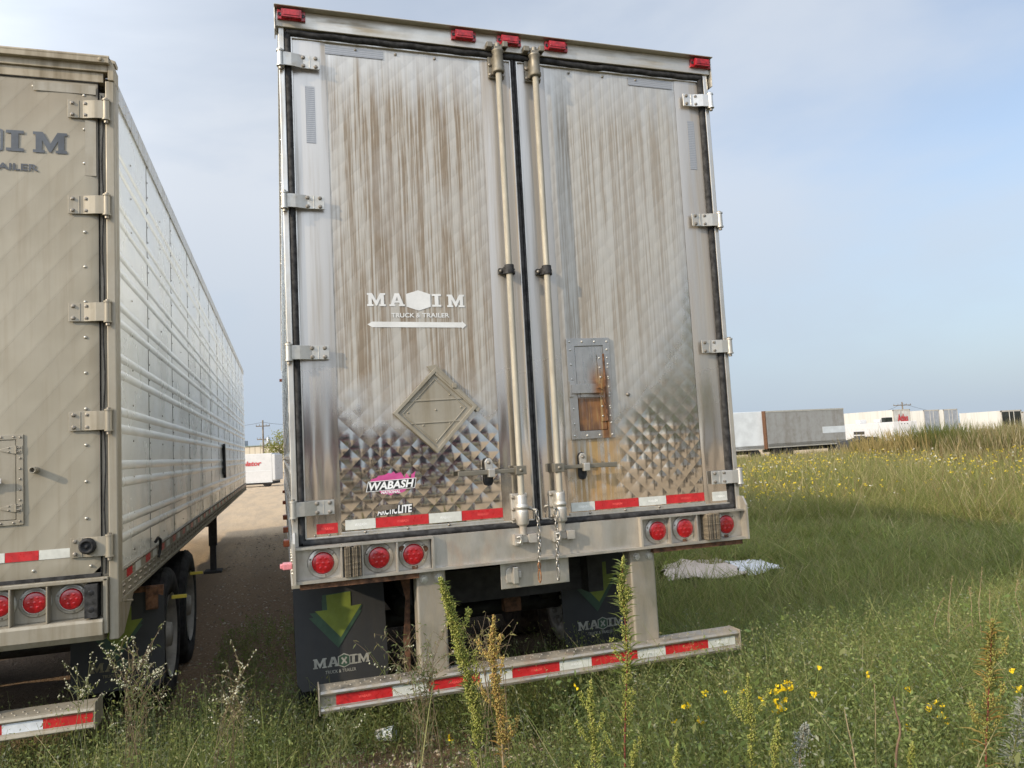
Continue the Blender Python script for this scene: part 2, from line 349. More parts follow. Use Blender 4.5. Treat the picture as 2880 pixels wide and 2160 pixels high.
def adopt(o, parent):
    o.parent = parent; o.matrix_parent_inverse = Matrix.Translation(-world_loc(parent))
def thing(name, label, cat, loc=(0, 0, 0), group=None):
    o = bpy.data.objects.new(name, None); COL.objects.link(o); o.location = loc; o.empty_display_size = 0.2
    return tag(o, label, cat, group)
def tag(o, label, cat, group=None):
    o['label'] = label; o['category'] = cat
    if group: o['group'] = group
    return o
def copy_tree(o, parent=None):
    c = o.copy(); COL.objects.link(c)
    if parent is not None:
        c.parent = parent; c.matrix_parent_inverse = o.matrix_parent_inverse.copy()
    for ch in [k for k in bpy.data.objects if k.parent == o]: copy_tree(ch, c)
    return c

# ------------------------------------------------------------------ lettering
def text_mesh(txt, bold=0.0):
    cu = bpy.data.curves.new('t', 'FONT'); cu.body = txt; cu.size = 1.0; cu.offset = bold; cu.resolution_u = 3
    ob = bpy.data.objects.new('t', cu); COL.objects.link(ob)
    dg = bpy.context.evaluated_depsgraph_get(); me = ob.evaluated_get(dg).to_mesh()
    v = [tuple(q.co) for q in me.vertices]; f = [tuple(p.vertices) for p in me.polygons]
    ob.evaluated_get(dg).to_mesh_clear(); bpy.data.objects.remove(ob); bpy.data.curves.remove(cu)
    return np.array(v), f
def put_text(mb, txt, origin, ux, uz, width, height, bold=0.02, shear=0.0, mi=0):
    "text fitted to WIDTH x HEIGHT (cap height) with its lower left corner at origin"
    v, f = text_mesh(txt, bold)
    x0, x1 = v[:, 0].min(), v[:, 0].max(); y0, y1 = 0.0, v[:, 1].max()
    x = (v[:, 0]-x0)/(x1-x0)*width; y = (v[:, 1]-y0)/(y1-y0)*height; x = x+y*shear
    o, ux, uz = np.array(origin), np.array(ux), np.array(uz)
    mb.add([o+ux*a+uz*b for a, b in zip(x, y)], f, mi)
SLAB_M = [(0, 0), (.48, 0), (.48, .14), (.37, .14), (.37, .60), (.66, .03), (.74, .03), (1.03, .60), (1.03, .14), (.92, .14), (.92, 0), (1.4, 0), (1.4, .14), (1.29, .14), (1.29, .86), (1.4, .86), (1.4, 1), (1.0, 1), (.7, .43), (.4, 1), (0, 1), (0, .86), (.11, .86), (.11, .14), (0, .14)]
SLAB_A = [(0, 0), (.46, 0), (.46, .14), (.38, .14), (.42, .27), (.76, .27), (.80, .14), (.72, .14), (.72, 0), (1.2, 0), (1.2, .14), (1.09, .14), (.78, 1), (.60, 1), (.60, .72), (.70, .41), (.48, .41), (.599, .72), (.599, 1), (.42, 1), (.11, .14), (0, .14)]
SLAB_I = [(0, 0), (.72, 0), (.72, .15), (.51, .15), (.51, .85), (.72, .85), (.72, 1), (0, 1), (0, .85), (.21, .85), (.21, .15), (0, .15)]
def poly_on(mb, poly, o, ux, uz, s, mi=0):
    o, ux, uz = np.array(o), np.array(ux), np.array(uz)
    mb.add([o+ux*p[0]*s+uz*p[1]*s for p in poly], [tuple(range(len(poly)))], mi)
def hexagon(w, h): return [(0, -h), (w, -h*.62), (w, h*.62), (0, h), (-w, h*.62), (-w, -h*.62)]

# ------------------------------------------------------------------ terrain
def ss(a, b, x):
    t = np.clip((x-a)/(b-a), 0, 1); return t*t*(3-2*t)
def gz(x, y):
    x = np.asarray(x, float); y = np.asarray(y, float)
    z = -0.0115*np.clip(y-16, 0, 60) + 0.24*(1-ss(-1.6, 1.3, y))*ss(-14, -5, y)
    near = ss(1.0, 3.0, np.abs(x-1.0))*0.5+0.5
    z = z + near*(0.018*np.sin(x*2.1+0.7)*np.cos(y*1.7)+0.012*np.sin(x*5.3+y*4.1))
    z = z + 0.12*ss(6, 14, x)*np.sin(x*0.31)*np.sin(y*0.27+1.0)
    return z
def ground():
    def ax(lo, a, b, hi, st):
        c = list(np.arange(a, b+1e-6, st)); v = a; d = st; l = []
        while v > lo: d *= 1.22; v -= d; l.append(v)
        r = []; v = b; d = st
        while v < hi: d *= 1.22; v += d; r.append(v)
        return np.array(l[::-1]+c+r)
    xs = ax(-900, -5, 14, 900, 0.16); ys = ax(-500, -4, 16, 1500, 0.16)
    Xg, Yg = np.meshgrid(xs, ys); Zg = gz(Xg, Yg)
    nx, ny = len(xs), len(ys)
    v = np.stack([Xg.ravel(), Yg.ravel(), Zg.ravel()], 1)
    i = (np.arange(ny-1)[:, None]*nx+np.arange(nx-1)[None, :]).ravel()
    f = np.stack([i, i+1, i+nx+1, i+nx], 1)
    me = bpy.data.meshes.new('ground'); me.from_pydata(v.tolist(), [], f.tolist()); me.polygons.foreach_set('use_smooth', [True]*len(f))
    m = Mat('gravel and soil'); o = m.xyz(); X, Y = o[0], o[1]
    n1 = m.noise(0.8, 6, 0.6); n2 = m.noise(30, 6, 0.65); n3 = m.noise(0.28, 3)
    grav = m.mix(m.rng(n2, 0.3, 0.7), (0.36, 0.268, 0.175), (0.57, 0.445, 0.305))
    tr = m.noise(1.0, 5, 0.65, m.scale((2.4, 0.30, 1), None, (0, 0, 0.12))); grav = m.mix(m.rng(tr, 0.42, 0.6, 0.0, 0.5), grav, (0.33, 0.27, 0.20))
    peb = m.rng(m.vor(55), 0.0, 0.35, 0.0, 1.0); grav = m.mix(m.ma('MULTIPLY', m.rng(n1, 0.45, 0.6), m.ma('SUBTRACT', 1.0, peb)), grav, (0.46, 0.43, 0.38))
    shade_dirt = m.ma('MULTIPLY', m.rng(m.ma('ADD', Y, m.ma('MULTIPLY', n3, 5.0)), 8.5, 14.5, 1.0, 0.0), m.rng(Y, -7, -5)); grav = m.mix(m.ma('MULTIPLY', shade_dirt, 0.85), grav, m.mix(n2, (0.095, 0.060, 0.036), (0.26, 0.178, 0.112)))  # near lane dirt made browner; deep shade between the trailers painted into it
    soil = m.mix(n2, (0.055, 0.055, 0.022), (0.13, 0.105, 0.055))
    soil = m.mix(m.rng(n1, 0.42, 0.62), soil, (0.075, 0.095, 0.03))
    xe = m.ma('ADD', X, m.ma('MULTIPLY', m.ma('SUBTRACT', n1, 0.5), 1.6))
    g = m.ma('MULTIPLY', m.rng(xe, 2.5, 3.4), m.rng(Y, -8.0, -6.0))                                     # grass field right of the trailers
    g = m.ma('MULTIPLY', g, m.rng(m.ma('ADD', Y, m.ma('MULTIPLY', n3, 8)), 44, 52, 1.0, 0.0))
    fr = m.ma('MULTIPLY', m.rng(m.ma('ADD', Y, m.ma('MULTIPLY', m.ma('SUBTRACT', n1, 0.5), 1.2)), 1.0, 2.2, 1.0, 0.0), m.rng(Y, -9, -7))
    g = m.ma('MAXIMUM', g, fr)
    bx = m.ma('SUBTRACT', X, 0.45); by = m.ma('SUBTRACT', Y, 0.35)
    bd = m.ma('ADD', m.ma('MULTIPLY', m.ma('MULTIPLY', bx, bx), 1.6), m.ma('MULTIPLY', m.ma('MULTIPLY', by, by), 2.2))
    bare = m.rng(m.ma('ADD', bd, m.ma('MULTIPLY', m.ma('SUBTRACT', m.noise(3, 5), 0.5), 0.9)), 0.25, 0.75)
    g = m.ma('MULTIPLY', g, m.rng(bare, 0, 1, 0.15, 1))
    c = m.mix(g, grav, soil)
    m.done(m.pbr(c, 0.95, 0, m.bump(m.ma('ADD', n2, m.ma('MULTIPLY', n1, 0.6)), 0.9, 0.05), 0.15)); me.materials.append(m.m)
    ob = bpy.data.objects.new('ground', me); COL.objects.link(ob); ob['kind'] = 'structure'
    ob['label'] = 'sloping ground of tan gravel, bare dirt and soil'
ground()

# ------------------------------------------------------------------ shared trailer pieces
TW = 2.59
def quilt(x0, x1, z0, z1, y, d, amp, n=5):
    "panel of diamond pillows, half diagonal d"
    V, F = [], []; b = 0
    us = np.linspace(-1, 1, n); U, Vv = np.meshgrid(us, us); U, Vv = U.ravel(), Vv.ravel()
    dx = (U-Vv)/2*d; dz = (U+Vv)/2*d; h = -amp*(1-U**2)*(1-Vv**2)*(1+0.0*U)
    q = [(j*n+i, j*n+i+1, (j+1)*n+i+1, (j+1)*n+i) for j in range(n-1) for i in range(n-1)]
    nr = int((z1-z0)/d)+3; ncol = int((x1-x0)/(2*d))+3
    for j in range(-1, nr):
        for i in range(-1, ncol):
            cx = x0+i*2*d+(d if j % 2 else 0); cz = z0+j*d
            if cx < x0-d*.6 or cx > x1+d*.6 or cz < z0-d*.3 or cz > z1+d*.3: continue
            k = 1+0.5*(R_.random()-0.5); tx, tz = (R_.random()-0.5)*0.012, (R_.random()-0.5)*0.012
            xs, zs = cx+dx, cz+dz
            V += list(zip(xs, y+(h*k+tx*dx+tz*dz)-0.0004, zs)); F += [tuple(a+b for a in t) for t in q]; b += n*n
    return V, F
def side_skin_mesh(x, s, y0, y1, z0, z1, ribs, first, pitch, mid=True):
    "flat skin facing s (+1/-1) in x, horizontal ribs, lapped seams and rivets"
    m = MB(); m.box(min(x, x-s*0.03), max(x, x-s*0.03), y0, y1, z0, z1, 0)
    for z in ribs:
        prof = [(-.026, 0.0), (-.018, .004), (-.007, .0072), (.007, .0072), (.018, .004), (.026, 0.0)]
        vs = [(x+s*(h+0.0006), y, z+a) for y in (y0, y1) for a, h in prof]
        m.add(vs, [(k, k+1, k+7, k+6) for k in range(5)], 0, True)
    ys = []; y = first
    while y < y1-0.05: ys.append(y); y += pitch
    for y in ys: m.box(min(x, x+s*0.0022), max(x, x+s*0.0022), y-0.0025, y+0.0025, z0, z1, 1)
    def riv(y, st):
        z = z0+0.06
        while z < z1: m.dome((x+s*0.002, y, z), (s, 0, 0), 0.0065, 0.0045, 6, 2); z += st
    for y in ys: riv(y+0.022, 0.105)
    if mid:
        for y in [ys[0]-pitch*0.5]+[q+pitch*0.5 for q in ys[:-1]]: riv(y, 0.21)
    riv(y0+0.035, 0.105)
    return m
def wheel(parent, xc, yc, s, outer, mtyre, r=0.49, w=0.26):
    m = MB(); z = float(gz(xc, yc))+r-0.015
    m.lathe((xc, yc, z), (s, 0, 0), [(r-.19, -w*.42), (r-.10, -w*.5), (r-.03, -w*.48), (r, -w*.38), (r, w*.38), (r-.03, w*.48), (r-.10, w*.5), (r-.19, w*.42), (r-.19, -w*.42)], 40)
    for k in range(4): m.lathe((xc, yc, z), (s, 0, 0), [(r+.002, -w*.30+k*w*.2-.006), (r+.008, -w*.30+k*w*.2), (r+.002, -w*.30+k*w*.2+.006)], 40)
    wh = thing_part('wheel', parent, (xc, yc, z))
    m.build('tyre', mtyre, wh)
    d = 0.035 if outer else -0.10
    q = MB(); q.lathe((xc, yc, z), (s, 0, 0), [(r-.185, w*.47), (r-.20, w*.44), (r-.215, d), (.16, d-.01), (.15, d+.03), (.09, d+.05), (.085, d+.085), (.0001, d+.095)], 36)
    for k in range(10):
        a = 2*PI*k/10; q.lathe((xc+s*(d-.01), yc+.135*1.0*math.cos(a)*.9, z+.135*math.sin(a)*.9), (s, 0, 0), [(.018, 0), (.018, .035), (.0001, .04)], 6)
    q.build('rim', M['rim'], wh)
    return wh
def thing_part(name, parent, loc):
    o = bpy.data.objects.new(name, None); COL.objects.link(o); o.location = loc; o.empty_display_size = 0.1
    pl = world_loc(parent); o.parent = parent; o.matrix_parent_inverse = Matrix.Identity(4); o.location = Vector(loc)-pl
    return o
def tail_light(parent, x, y, z, rusty=0, ring='hinge'):
    t = thing_part('tail_light', parent, (x, y, z))
    m = MB(); m.lathe((x, y, z), (0, -1, 0), [(.075, 0), (.075, .006), (.070, .009), (.060, .009), (.057, .016), (.0545, .016), (.0545, .004)], 40)
    for a in (40, 160, 280):
        q = math.radians(a); m.dome((x+.0655*math.cos(q), y-.008, z+.0655*math.sin(q)), (0, -1, 0), .0055, .004, 8, 1)
    if rusty:
        k = m
        for a in ((20, 150, 275) if rusty > 1 else (270,)):
            q = math.radians(a)
            k.lathe((x+.066*math.cos(q), y-.0088, z+.066*math.sin(q)), (0, -1, 0), [(.017, 0), (.014, .0012), (.0001, .0018)], 9, 2)
    m.build('lamp_ring', [M[ring], M['bolt'], M['rusty']], t)
    g = MB(); g.lathe((x, y-.004, z), (0, -1, 0), [(.054, .006), (.053, .014), (.046, .0175), (.025, .019), (.0001, .0195)], 36)
    for a in range(6):
        q = 2*PI*a/6; g.dome((x+.026*math.cos(q), y-.0225, z+.026*math.sin(q)), (0, -1, 0), .008, .0012, 10)
    g.dome((x, y-.023, z), (0, -1, 0), .008, .0012, 10)
    g.build('lens', M['lens'], t)
def hinge(parent, xpin, xin, z, hh, y, mat, pin=True, rows=2, bumper=False):
    "strap hinge from the pin to the door; xpin may be either side"
    s = 1 if xin > xpin else -1
    m = MB(); x1 = xpin+s*.055; x2 = xpin+s*.115
    prof = [(xpin+s*.004, -.030), (x1, -.026), (xpin+s*.085, -.018), (x2, -.009), (xin, -.009)]
    vs = []
    for zz in (z-hh/2, z+hh/2):
        vs += [(px, y+py, zz) for px, py in prof]+[(px, y+py+.007, zz) for px, py in prof[::-1]]
    n = 10
    m.add(vs, [tuple(range(n))[::-1], tuple(range(n, 2*n))]+[(i, (i+1) % n, n+(i+1) % n, n+i) for i in range(n)])
    xr = xin-s*.055
    m.box(min(xr, xr+s*.004), max(xr, xr+s*.004), y-.0115, y-.0085, z-hh/2+.002, z+hh/2-.002)
    m.tube([(xpin, y-.022, z-hh/2), (xpin, y-.022, z+hh/2)], .0165, 14)
    for zz in (z-hh/2-.008, z+hh/2): m.tube([(xpin, y-.022, zz), (xpin, y-.022, zz+.008)], .0205, 14)
    b = m
    b.tube([(xpin, y-.022, z-hh/2-.024), (xpin, y-.022, z-hh/2-.008)], .011, 6, 1); b.tube([(xpin, y-.022, z+hh/2+.008), (xpin, y-.022, z+hh/2+.016)], .011, 6, 1)
    for xx in (xin-s*.022, xin-s*.085):
        for zz in (z-hh*.32, z+hh*.32):
            b.lathe((xx, y-.009, zz), (0, -1, 0), [(.0115, 0), (.0115, .003), (.0085, .003), (.0085, .010), (.0001, .011)], 6, 1, False)
    return m.build('hinge', [mat, M['bolt']], parent, .0015)
def tape(parent, x0, x1, z0, z1, y, mat, name='reflective_tape', mark=None):
    m = MB(); m.box(x0, x1, y-.0012, y, z0, z1, 0)
    if mark:
        xc = (x0+x1)/2; w = min(.062, (x1-x0)*.6); hgt = (z1-z0)*.26
        put_text(m, 'WABASH', (xc-w/2, y-.0016, (z0+z1)/2-hgt/2), (1, 0, 0), (0, 0, 1), w, hgt, .02, .15, 1)
        return m.build(name, [mat, mark], parent)
    return m.build(name, mat, parent)

# ------------------------------------------------------------------ the main trailer
T1 = thing('semi_trailer', 'refrigerated semi trailer with streaked quilted steel rear doors filling the middle of the photo', 'trailer', (1.295, 0, 0))
TL_ = 16.0
RIBS = [3.47, 3.17, 2.88, 2.59, 2.30, 2.00, 1.71, 1.41]
RIBZ = [z+d for z in RIBS for d in (.047, -.047)]
for x, s in ((0.0, -1), (TW, 1)):
    side_skin_mesh(x+(.012 if s < 0 else -.012), s, .06, TL_, 1.24, 4.0, RIBZ, 1.2, 1.135, s < 0).build('side_panel', [M['side_white'], M['seam'], M['alu']], T1)
    r = MB(); xa, xb = (x-.002, x+.05) if s < 0 else (x-.05, x+.002)
    r.box(xa, xb, .06, TL_, 1.10, 1.242); r.box(xa-.008*(s < 0), xb+.008*(s > 0), .06, TL_, 1.085, 1.10)
    y = .14
    while y < 14: r.dome((x+s*.002, y, 1.20), (s, 0, 0), .009, .006, 6); r.dome((x+s*.002, y, 1.15), (s, 0, 0), .009, .006, 6); y += .12
    r.build('bottom_rail', M['alu'], T1)
    r = MB(); r.box(xa, xb, .02, TL_, 3.998, 4.098); r.build('top_rail', M['alu'], T1)
b = MB(); b.box(.02, TW-.02, .05, TL_-.02, 4.06, 4.105); b.build('roof', M['side_plain'], T1)
b = MB(); b.box(.03, TW-.03, TL_-.06, TL_-.005, 1.12, 4.06); b.build('front_wall', M['side_plain'], T1)
b = MB(); b.box(.052, TW-.052, .08, TL_-.07, 1.12, 1.20)
for k in range(30): b.box(.06, TW-.06, .5+k*.45, .56+k*.45, 1.04, 1.12)
b.build('floor', M['chassis'], T1)
# amber and pink clearance lamps along the left side
for y, z in ((1.4, 1.17), (2.4, 1.17), (3.7, 1.17), (6.2, 1.17), (9.4, 1.17), (9.6, 3.1)):
    m = MB(); m.box(-.045, -.002, y-.05, y+.05, z-.02, z+.025); m.build('side_marker', M['amber'], T1, .006)
m = MB(); m.box(-.05, -.004, -.03, .04, 1.195, 1.225); m.box(-.062, -.048, -.02, .03, 1.20, 1.22); m.build('side_marker', M['pink_lamp'], T1, .004)

# rear frame
for a, b_, c, d in ((0.0, .030, .0301, .062), (TW-.030, TW, TW-.062, TW-.0301)):
    fr = MB(); fr.box(a, b_, -.022, .06, 1.30, 4.02); fr.box(c, d, .002, .06, 1.30, 4.02); fr.build('corner_post', M['alu'], T1, .004)
hd = MB(); hd.box(-.012, TW+.012, -.034, .06, 4.012, 4.106); hd.box(-.018, TW+.018, -.075, .06, 4.106, 4.112)
hd.box(-.018, -.012, -.05, .05, 3.985, 4.106); hd.box(TW+.012, TW+.018, -.05, .05, 3.93, 4.106)
header = hd.build('header', M['header'], T1, .003)
def marker(x, w=.142):
    z = 4.072; m = MB(); y = -.034
    m.box(x-w/2, x+w/2, y-.014, y, z-.026, z+.026)
    m.prism([(x-w*.36, z-.022), (x+w*.36, z-.022), (x+w*.36, z+.022), (x-w*.36, z+.022)], 'y', y-.034, y-.010)
    m.prism([(x-w*.30, z-.012), (x+w*.30, z-.012), (x+w*.30, z+.016), (x-w*.30, z+.016)], 'y', y-.037, y-.030)
    for s in (-1, 1): m.lathe((x+s*w*.42, y-.014, z), (0, -1, 0), [(.010, 0), (.010, .003), (.006, .003), (.006, .0005), (.0001, .0005)], 10, 1)
    m.build('marker_light', [M['marker'], M['decal_black']], header, .004)
for x in (.070, 1.005, 1.275, 1.565, 2.535): marker(x)

# door seals, in the gap around the doors
g = MB()
g.tube([(.047, -.006, 1.315), (.047, -.006, 3.995)], .018, 8); g.tube([(TW-.047, -.006, 1.315), (TW-.047, -.006, 3.985)], .018, 8)
g.box(.031, .064, -.004, .03, 1.30, 4.0); g.box(TW-.064, TW-.031, -.004, .03, 1.30, 4.0)
pts = [(.04+k*(TW-.08)/60, -.010, 3.994+.003*math.sin(k*1.3)+(-.006 if 38 < k < 44 else 0)) for k in range(61)]
g.tube(pts, .0175, 8); g.box(.04, TW-.04, -.004, .03, 3.975, 4.011)
pts = [(.05+k*(TW-.10)/60, -.012, 1.314+.0015*math.sin(k*1.1)) for k in range(61)]
g.tube(pts, .016, 8); g.box(.04, TW-.04, -.004, .03, 1.298, 1.334)
g.box(1.290, 1.319, -.008, .03, 1.30, 4.0); g.tube([(1.295, -.012, 1.335), (1.295, -.012, 3.975)], .009, 8); g.tube([(1.313, -.010, 1.335), (1.313, -.010, 3.975)], .007, 8)
g.build('door_seal', M['rubber'], T1)

def lock_rod(door, x, s):
    rod = MB(); rod.tube([(x, -.062, 1.40), (x, -.062, 3.90)], .0175, 16)
    rod.build('lock_rod', M['rod'], door)
    c = MB()
    c.box(x-.047, x+.047, -.018, -.004, 3.855, 3.985); c.lathe((x, -.062, 3.862), (0, 0, 1), [(.024, 0), (.034, .004), (.034, .022), (.029, .03), (.029, .118), (.034, .125), (.034, .135), (.0001, .138)], 18)
    c.box(x-.026, x+.026, -.062, -.01, 3.87, 3.975)
    for a in (-.038, .038):
        for z in (3.872, 3.93): c.lathe((x+a, -.018, z), (0, -1, 0), [(.011, 0), (.011, .006), (.006, .009), (.0001, .010)], 8, 1)
    c.build('rod_casting', [M['casting'], M['bolt']], door, .003)
    # cam and keeper over the header
    k = MB(); k.box(x-.024, x+.024, -.078, -.040, 3.998, 4.018); k.lathe((x, -.062, 3.995), (0, 0, 1), [(.016, 0), (.016, .045), (.0001, .05)], 12)
    k.box(x-.065, x-.03, -.074, -.034, 4.010, 4.042); k.box(x+.03, x+.06, -.078, -.034, 4.018, 4.052); k.box(x-.05, x+.05, -.068, -.048, 4.018, 4.034)
    k.build('cam_keeper', M['casting'], door, .004)
    g = MB(); g.box(x-.048, x+.048, -.022, -.004, 2.708, 2.742); g.tube([(x, -.062, 2.700), (x, -.062, 2.750)], .027, 14)
    g.box(x-.025, x+.025, -.06, -.01, 2.705, 2.745)
    for a in (-.037, .037): g.lathe((x+a, -.022, 2.725), (0, -1, 0), [(.010, 0), (.010, .006), (.0001, .009)], 8, 1)
    g.build('rod_guide', [M['rubber'], M['bolt']], door, .003)
    c = MB(); c.box(x-.046, x+.046, -.018, -.004, 1.325, 1.485)
    c.lathe((x, -.060, 1.262), (0, 0, 1), [(.018, 0), (.020, .05), (.034, .06), (.034, .13), (.027, .138), (.036, .146), (.036, .158), (.029, .166), (.029, .215), (.0185, .22)], 18)
    c.box(x-.028, x+.028, -.062, -.01, 1.335, 1.475)
    for a in (-.037, .037):
        for z in (1.345, 1.40, 1.465): c.lathe((x+a, -.018, z), (0, -1, 0), [(.011, 0), (.011, .006), (.006, .009), (.0001, .010)], 8, 1)
    c.build('rod_casting', [M['casting_pale'], M['bolt']], door, .003)
    k = MB(); k.box(x-.060, x-.018, -.095, -.045, 1.215, 1.272); k.box(x+.020, x+.066, -.092, -.045, 1.222, 1.268); k.box(x-.03, x+.03, -.072, -.045, 1.225, 1.262)
    k.tube([(x-.05, -.10, 1.258), (x-.035, -.108, 1.262), (x-.028, -.108, 1.245), (x-.035, -.108, 1.228), (x-.05, -.10, 1.230)], .006, 8)
    k.build('cam_keeper', M['casting_pale'], door, .005)
    # lever handle with its catch
    h = MB(); z = 1.613
    h.box(min(x-s*.03, x+s*.03), max(x-s*.03, x+s*.03), -.085, -.038, z-.024, z+.024)
    xe = x-s*.345 if s > 0 else x+.36
    h.prism([(x, z-.013), (x-s*.12, z-.011), (x-s*.19, z-.013), (xe, z-.016), (xe, z+.012), (x-s*.19, z+.012), (x-s*.12, z+.010), (x, z+.013)], 'y', -.062, -.048)
    h.lathe((x+.0, -.085, z), (0, -1, 0), [(.011, 0), (.008, .005), (.0001, .006)], 8)
    h.build('handle', M['casting'], door, .003)
    xc = x-s*.165; q = MB()
    q.prism([(xc-.026, z-.055), (xc-.018, z-.072), (xc, z-.078), (xc+.018, z-.072), (xc+.026, z-.055), (xc+.026, z+.055), (xc+.018, z+.072), (xc, z+.078), (xc-.018, z+.072), (xc-.026, z+.055)], 'y', -.012, -.003)
    q.prism([(xc-.02, z+.01), (xc+.02, z+.01), (xc+.022, z+.055), (xc+.010, z+.072), (xc-.010, z+.072), (xc-.022, z+.055)], 'y', -.030, -.011, 1)
    q.prism([(xc-.016, z-.028), (xc+.020, z-.028), (xc+.020, z+.016), (xc-.016, z+.016)], 'y', -.078, -.046, 1)
    q.lathe((xc, -.030, z+.05), (0, -1, 0), [(.011, 0), (.009, .006), (.0001, .007)], 8, 2)
    q.build('handle_catch', [M['rubber'], M['alu'], M['bolt']], door, .003)

def door_common(x0, x1, p0, p1, quiltmat, left):
    d = MB(); d.box(x0, x1, .0084, .075, 1.334, 3.974)
    door = d.build('door', M['alu'], T1)
    v, f = quilt(p0, p1, 1.345, 3.962, 0.0062, .0540, .00112)
    q = MB(); q.add(v, f, 0, True); q.box(p0-.002, p1+.002, .0066, .008, 1.337, 3.971); q.build('quilted_panel', quiltmat, door)
    for a, c in ((x0, p0), (p1, x1)):
        # stile with slightly rolled edges
        m = MB(); n = 10
        prof = [(a+(c-a)*t/n, -.0034*math.sin(PI*t/n)**.8+.0026) for t in range(n+1)]
        vs = [(px, py, z) for z in (1.338, 3.970) for px, py in prof]
        fs = [(i, i+1, n+2+i, n+1+i) for i in range(n)]
        m.add(vs, fs, 0, True); m.build('stile', M['stile'], door)
    e = MB()   # edge trims, top and bottom caps
    e.box(x0-.005, x0+.004, -.009, .03, 1.334, 3.976); e.box(x1-.004, x1+.005, -.009, .03, 1.334, 3.976)
    e.box(x0, x1, -.008, .03, 3.969, 3.977); e.box(x0, x1, -.007, .03, 1.330, 1.338); e.box(p0, p1, -.0055, .004, 1.338, 1.352)
    r = e
    for k in range(4):
        x = p0+.16+k*.22
        if x < p1-.05: r.dome((x, .001, 3.945), (0, -1, 0), .008, .005, 8, 1); r.dome((x-.04, -.006, 1.346), (0, -1, 0), .008, .006, 8, 1)
    for x in ((x0+.045, x0+.115) if left else ()): r.dome((x, -.006, 1.346), (0, -1, 0), .007, .005, 8, 1)
    e.build('edge_trim', [M['alu'], M['bolt']], door, .0012)
    return door

DL = door_common(.066, 1.284, .242, 1.105, M['quilt_left'], True); DL['label'] = 'left rear door with brown dirt streaks and faded lettering'
DR = door_common(1.325, 2.541, 1.496, 2.362, M['quilt_right'], False); DR['label'] = 'right rear door with rusty vent hatch'
for z in (3.832, 3.069, 2.277, 1.487):
    hinge(DL, .008, .209, z, .072, -.020, M['hinge'])
for i, z in enumerate((3.836, 3.070, 2.282, 1.492)):
    hinge(DR, TW-.002, 2.403, z, .078, -.020, M['hinge_clean'] if i in (0, 3) else M['hinge'])
lock_rod(DL, 1.196, 1); lock_rod(DR, 1.418, -1)
tape(DL, .240, .553, 3.907, 3.955, .0024, M['tape_grey'], 'grey_tape'); tape(DL,   .130, .178, 3.400, 3.712, -.0014, M['tape_grey'], 'grey_tape')
tape(DR, 2.046, 2.350, 3.909, 3.957, .0024, M['tape_grey'], 'grey_tape'); tape(DR, 2.435, 2.480, 3.400, 3.712, -.0014, M['tape_grey'], 'grey_tape')
RD, WH = (M['tape_red'], M['tape_mark_red']), (M['tape_white'], M['tape_mark_white'])
for x0, x1, c in ((.262, .415, WH), (.417, .694, RD), (.696, .873, WH), (.875, 1.104, RD)): tape(DL, x0, x1, 1.361, 1.412, .0022, c[0], mark=c[1])
tape(DL, .119, .224, 1.353, 1.404, -.0014, RD[0], mark=RD[1])
for x0, x1, c in ((1.507, 1.650, WH), (1.652, 1.926, RD), (1.928, 2.105, WH), (2.107, 2.361, RD)): tape(DR, x0, x1, 1.359, 1.408, .0022, c[0], mark=c[1])
tape(DR, 2.414, 2.515, 1.352, 1.406, -.0014, WH[0], mark=WH[1])

# faded company lettering on the left door
ux, uz = (1, 0, 0), (0, 0, 1)
lt = MB(); yl = .0026; z0, h = 2.527, .070
poly_on(lt, SLAB_M, (.414, yl, z0), ux, uz, h); poly_on(lt, SLAB_A, (.532, yl, z0), ux, uz, h)
poly_on(lt, SLAB_I, (.765, yl, z0-.002), ux, uz, h); poly_on(lt, SLAB_M, (.848, yl, z0-.004), ux, uz, h)
poly_on(lt, [(a+.0, b) for a, b in hexagon(.066, .056)], (.690, yl, 2.559), ux, uz, 1.0)
put_text(lt, 'TRUCK', (.540, yl, 2.466), ux, uz, .125, .024, .018); put_text(lt, '&', (.674, yl, 2.466), ux, uz, .022, .024, .018)
put_text(lt, 'TRAILER', (.706, yl, 2.466), ux, uz, .152, .024, .018)
poly_on(lt, [(.412, 2.428), (.437, 2.413), (.925, 2.409), (.928, 2.401), (.951, 2.423), (.928, 2.444), (.925, 2.438), (.437, 2.443)], (0, yl, 0), ux, uz, 1.0)
lt.build('lettering', M['decal_ghost'], DL)

# maker's emblem, lower left
em = MB(); y = .0022
us = [(.395, 1.600), (.402, 1.612), (.428, 1.618), (.440, 1.628), (.470, 1.630), (.492, 1.640), (.505, 1.636), (.520, 1.646), (.528, 1.634), (.556, 1.640), (.566, 1.626), (.571, 1.612), (.578, 1.612), (.584, 1.632), (.594, 1.624), (.600, 1.610), (.610, 1.606), (.612, 1.624), (.634, 1.640), (.630, 1.622), (.628, 1.600)]
poly_on(em, us, (0, y, 0), ux, uz, 1.0, 0)
poly_on(em, [(.440, 1.548), (.585, 1.552), (.572, 1.538), (.540, 1.528), (.520, 1.534), (.500, 1.522), (.486, 1.530), (.455, 1.532)], (0, y, 0), ux, uz, 1.0, 0)
poly_on(em, [(.372, 1.547), (.628, 1.553), (.638, 1.606), (.384, 1.600)], (0, y-.0008, 0), ux, uz, 1.0, 1)
poly_on(em, [(.376, 1.550), (.625, 1.556), (.634, 1.603), (.387, 1.597)], (0, y-.0014, 0), ux, uz, 1.0, 2)
put_text(em, 'WABASH', (.379, y-.0022, 1.555), (1, 0, .025), uz, .236, .040, .035, .22, 1)
put_text(em, 'NATIONAL', (.450, y-.0022, 1.534), ux, uz, .100, .014, .035, .15, 1)
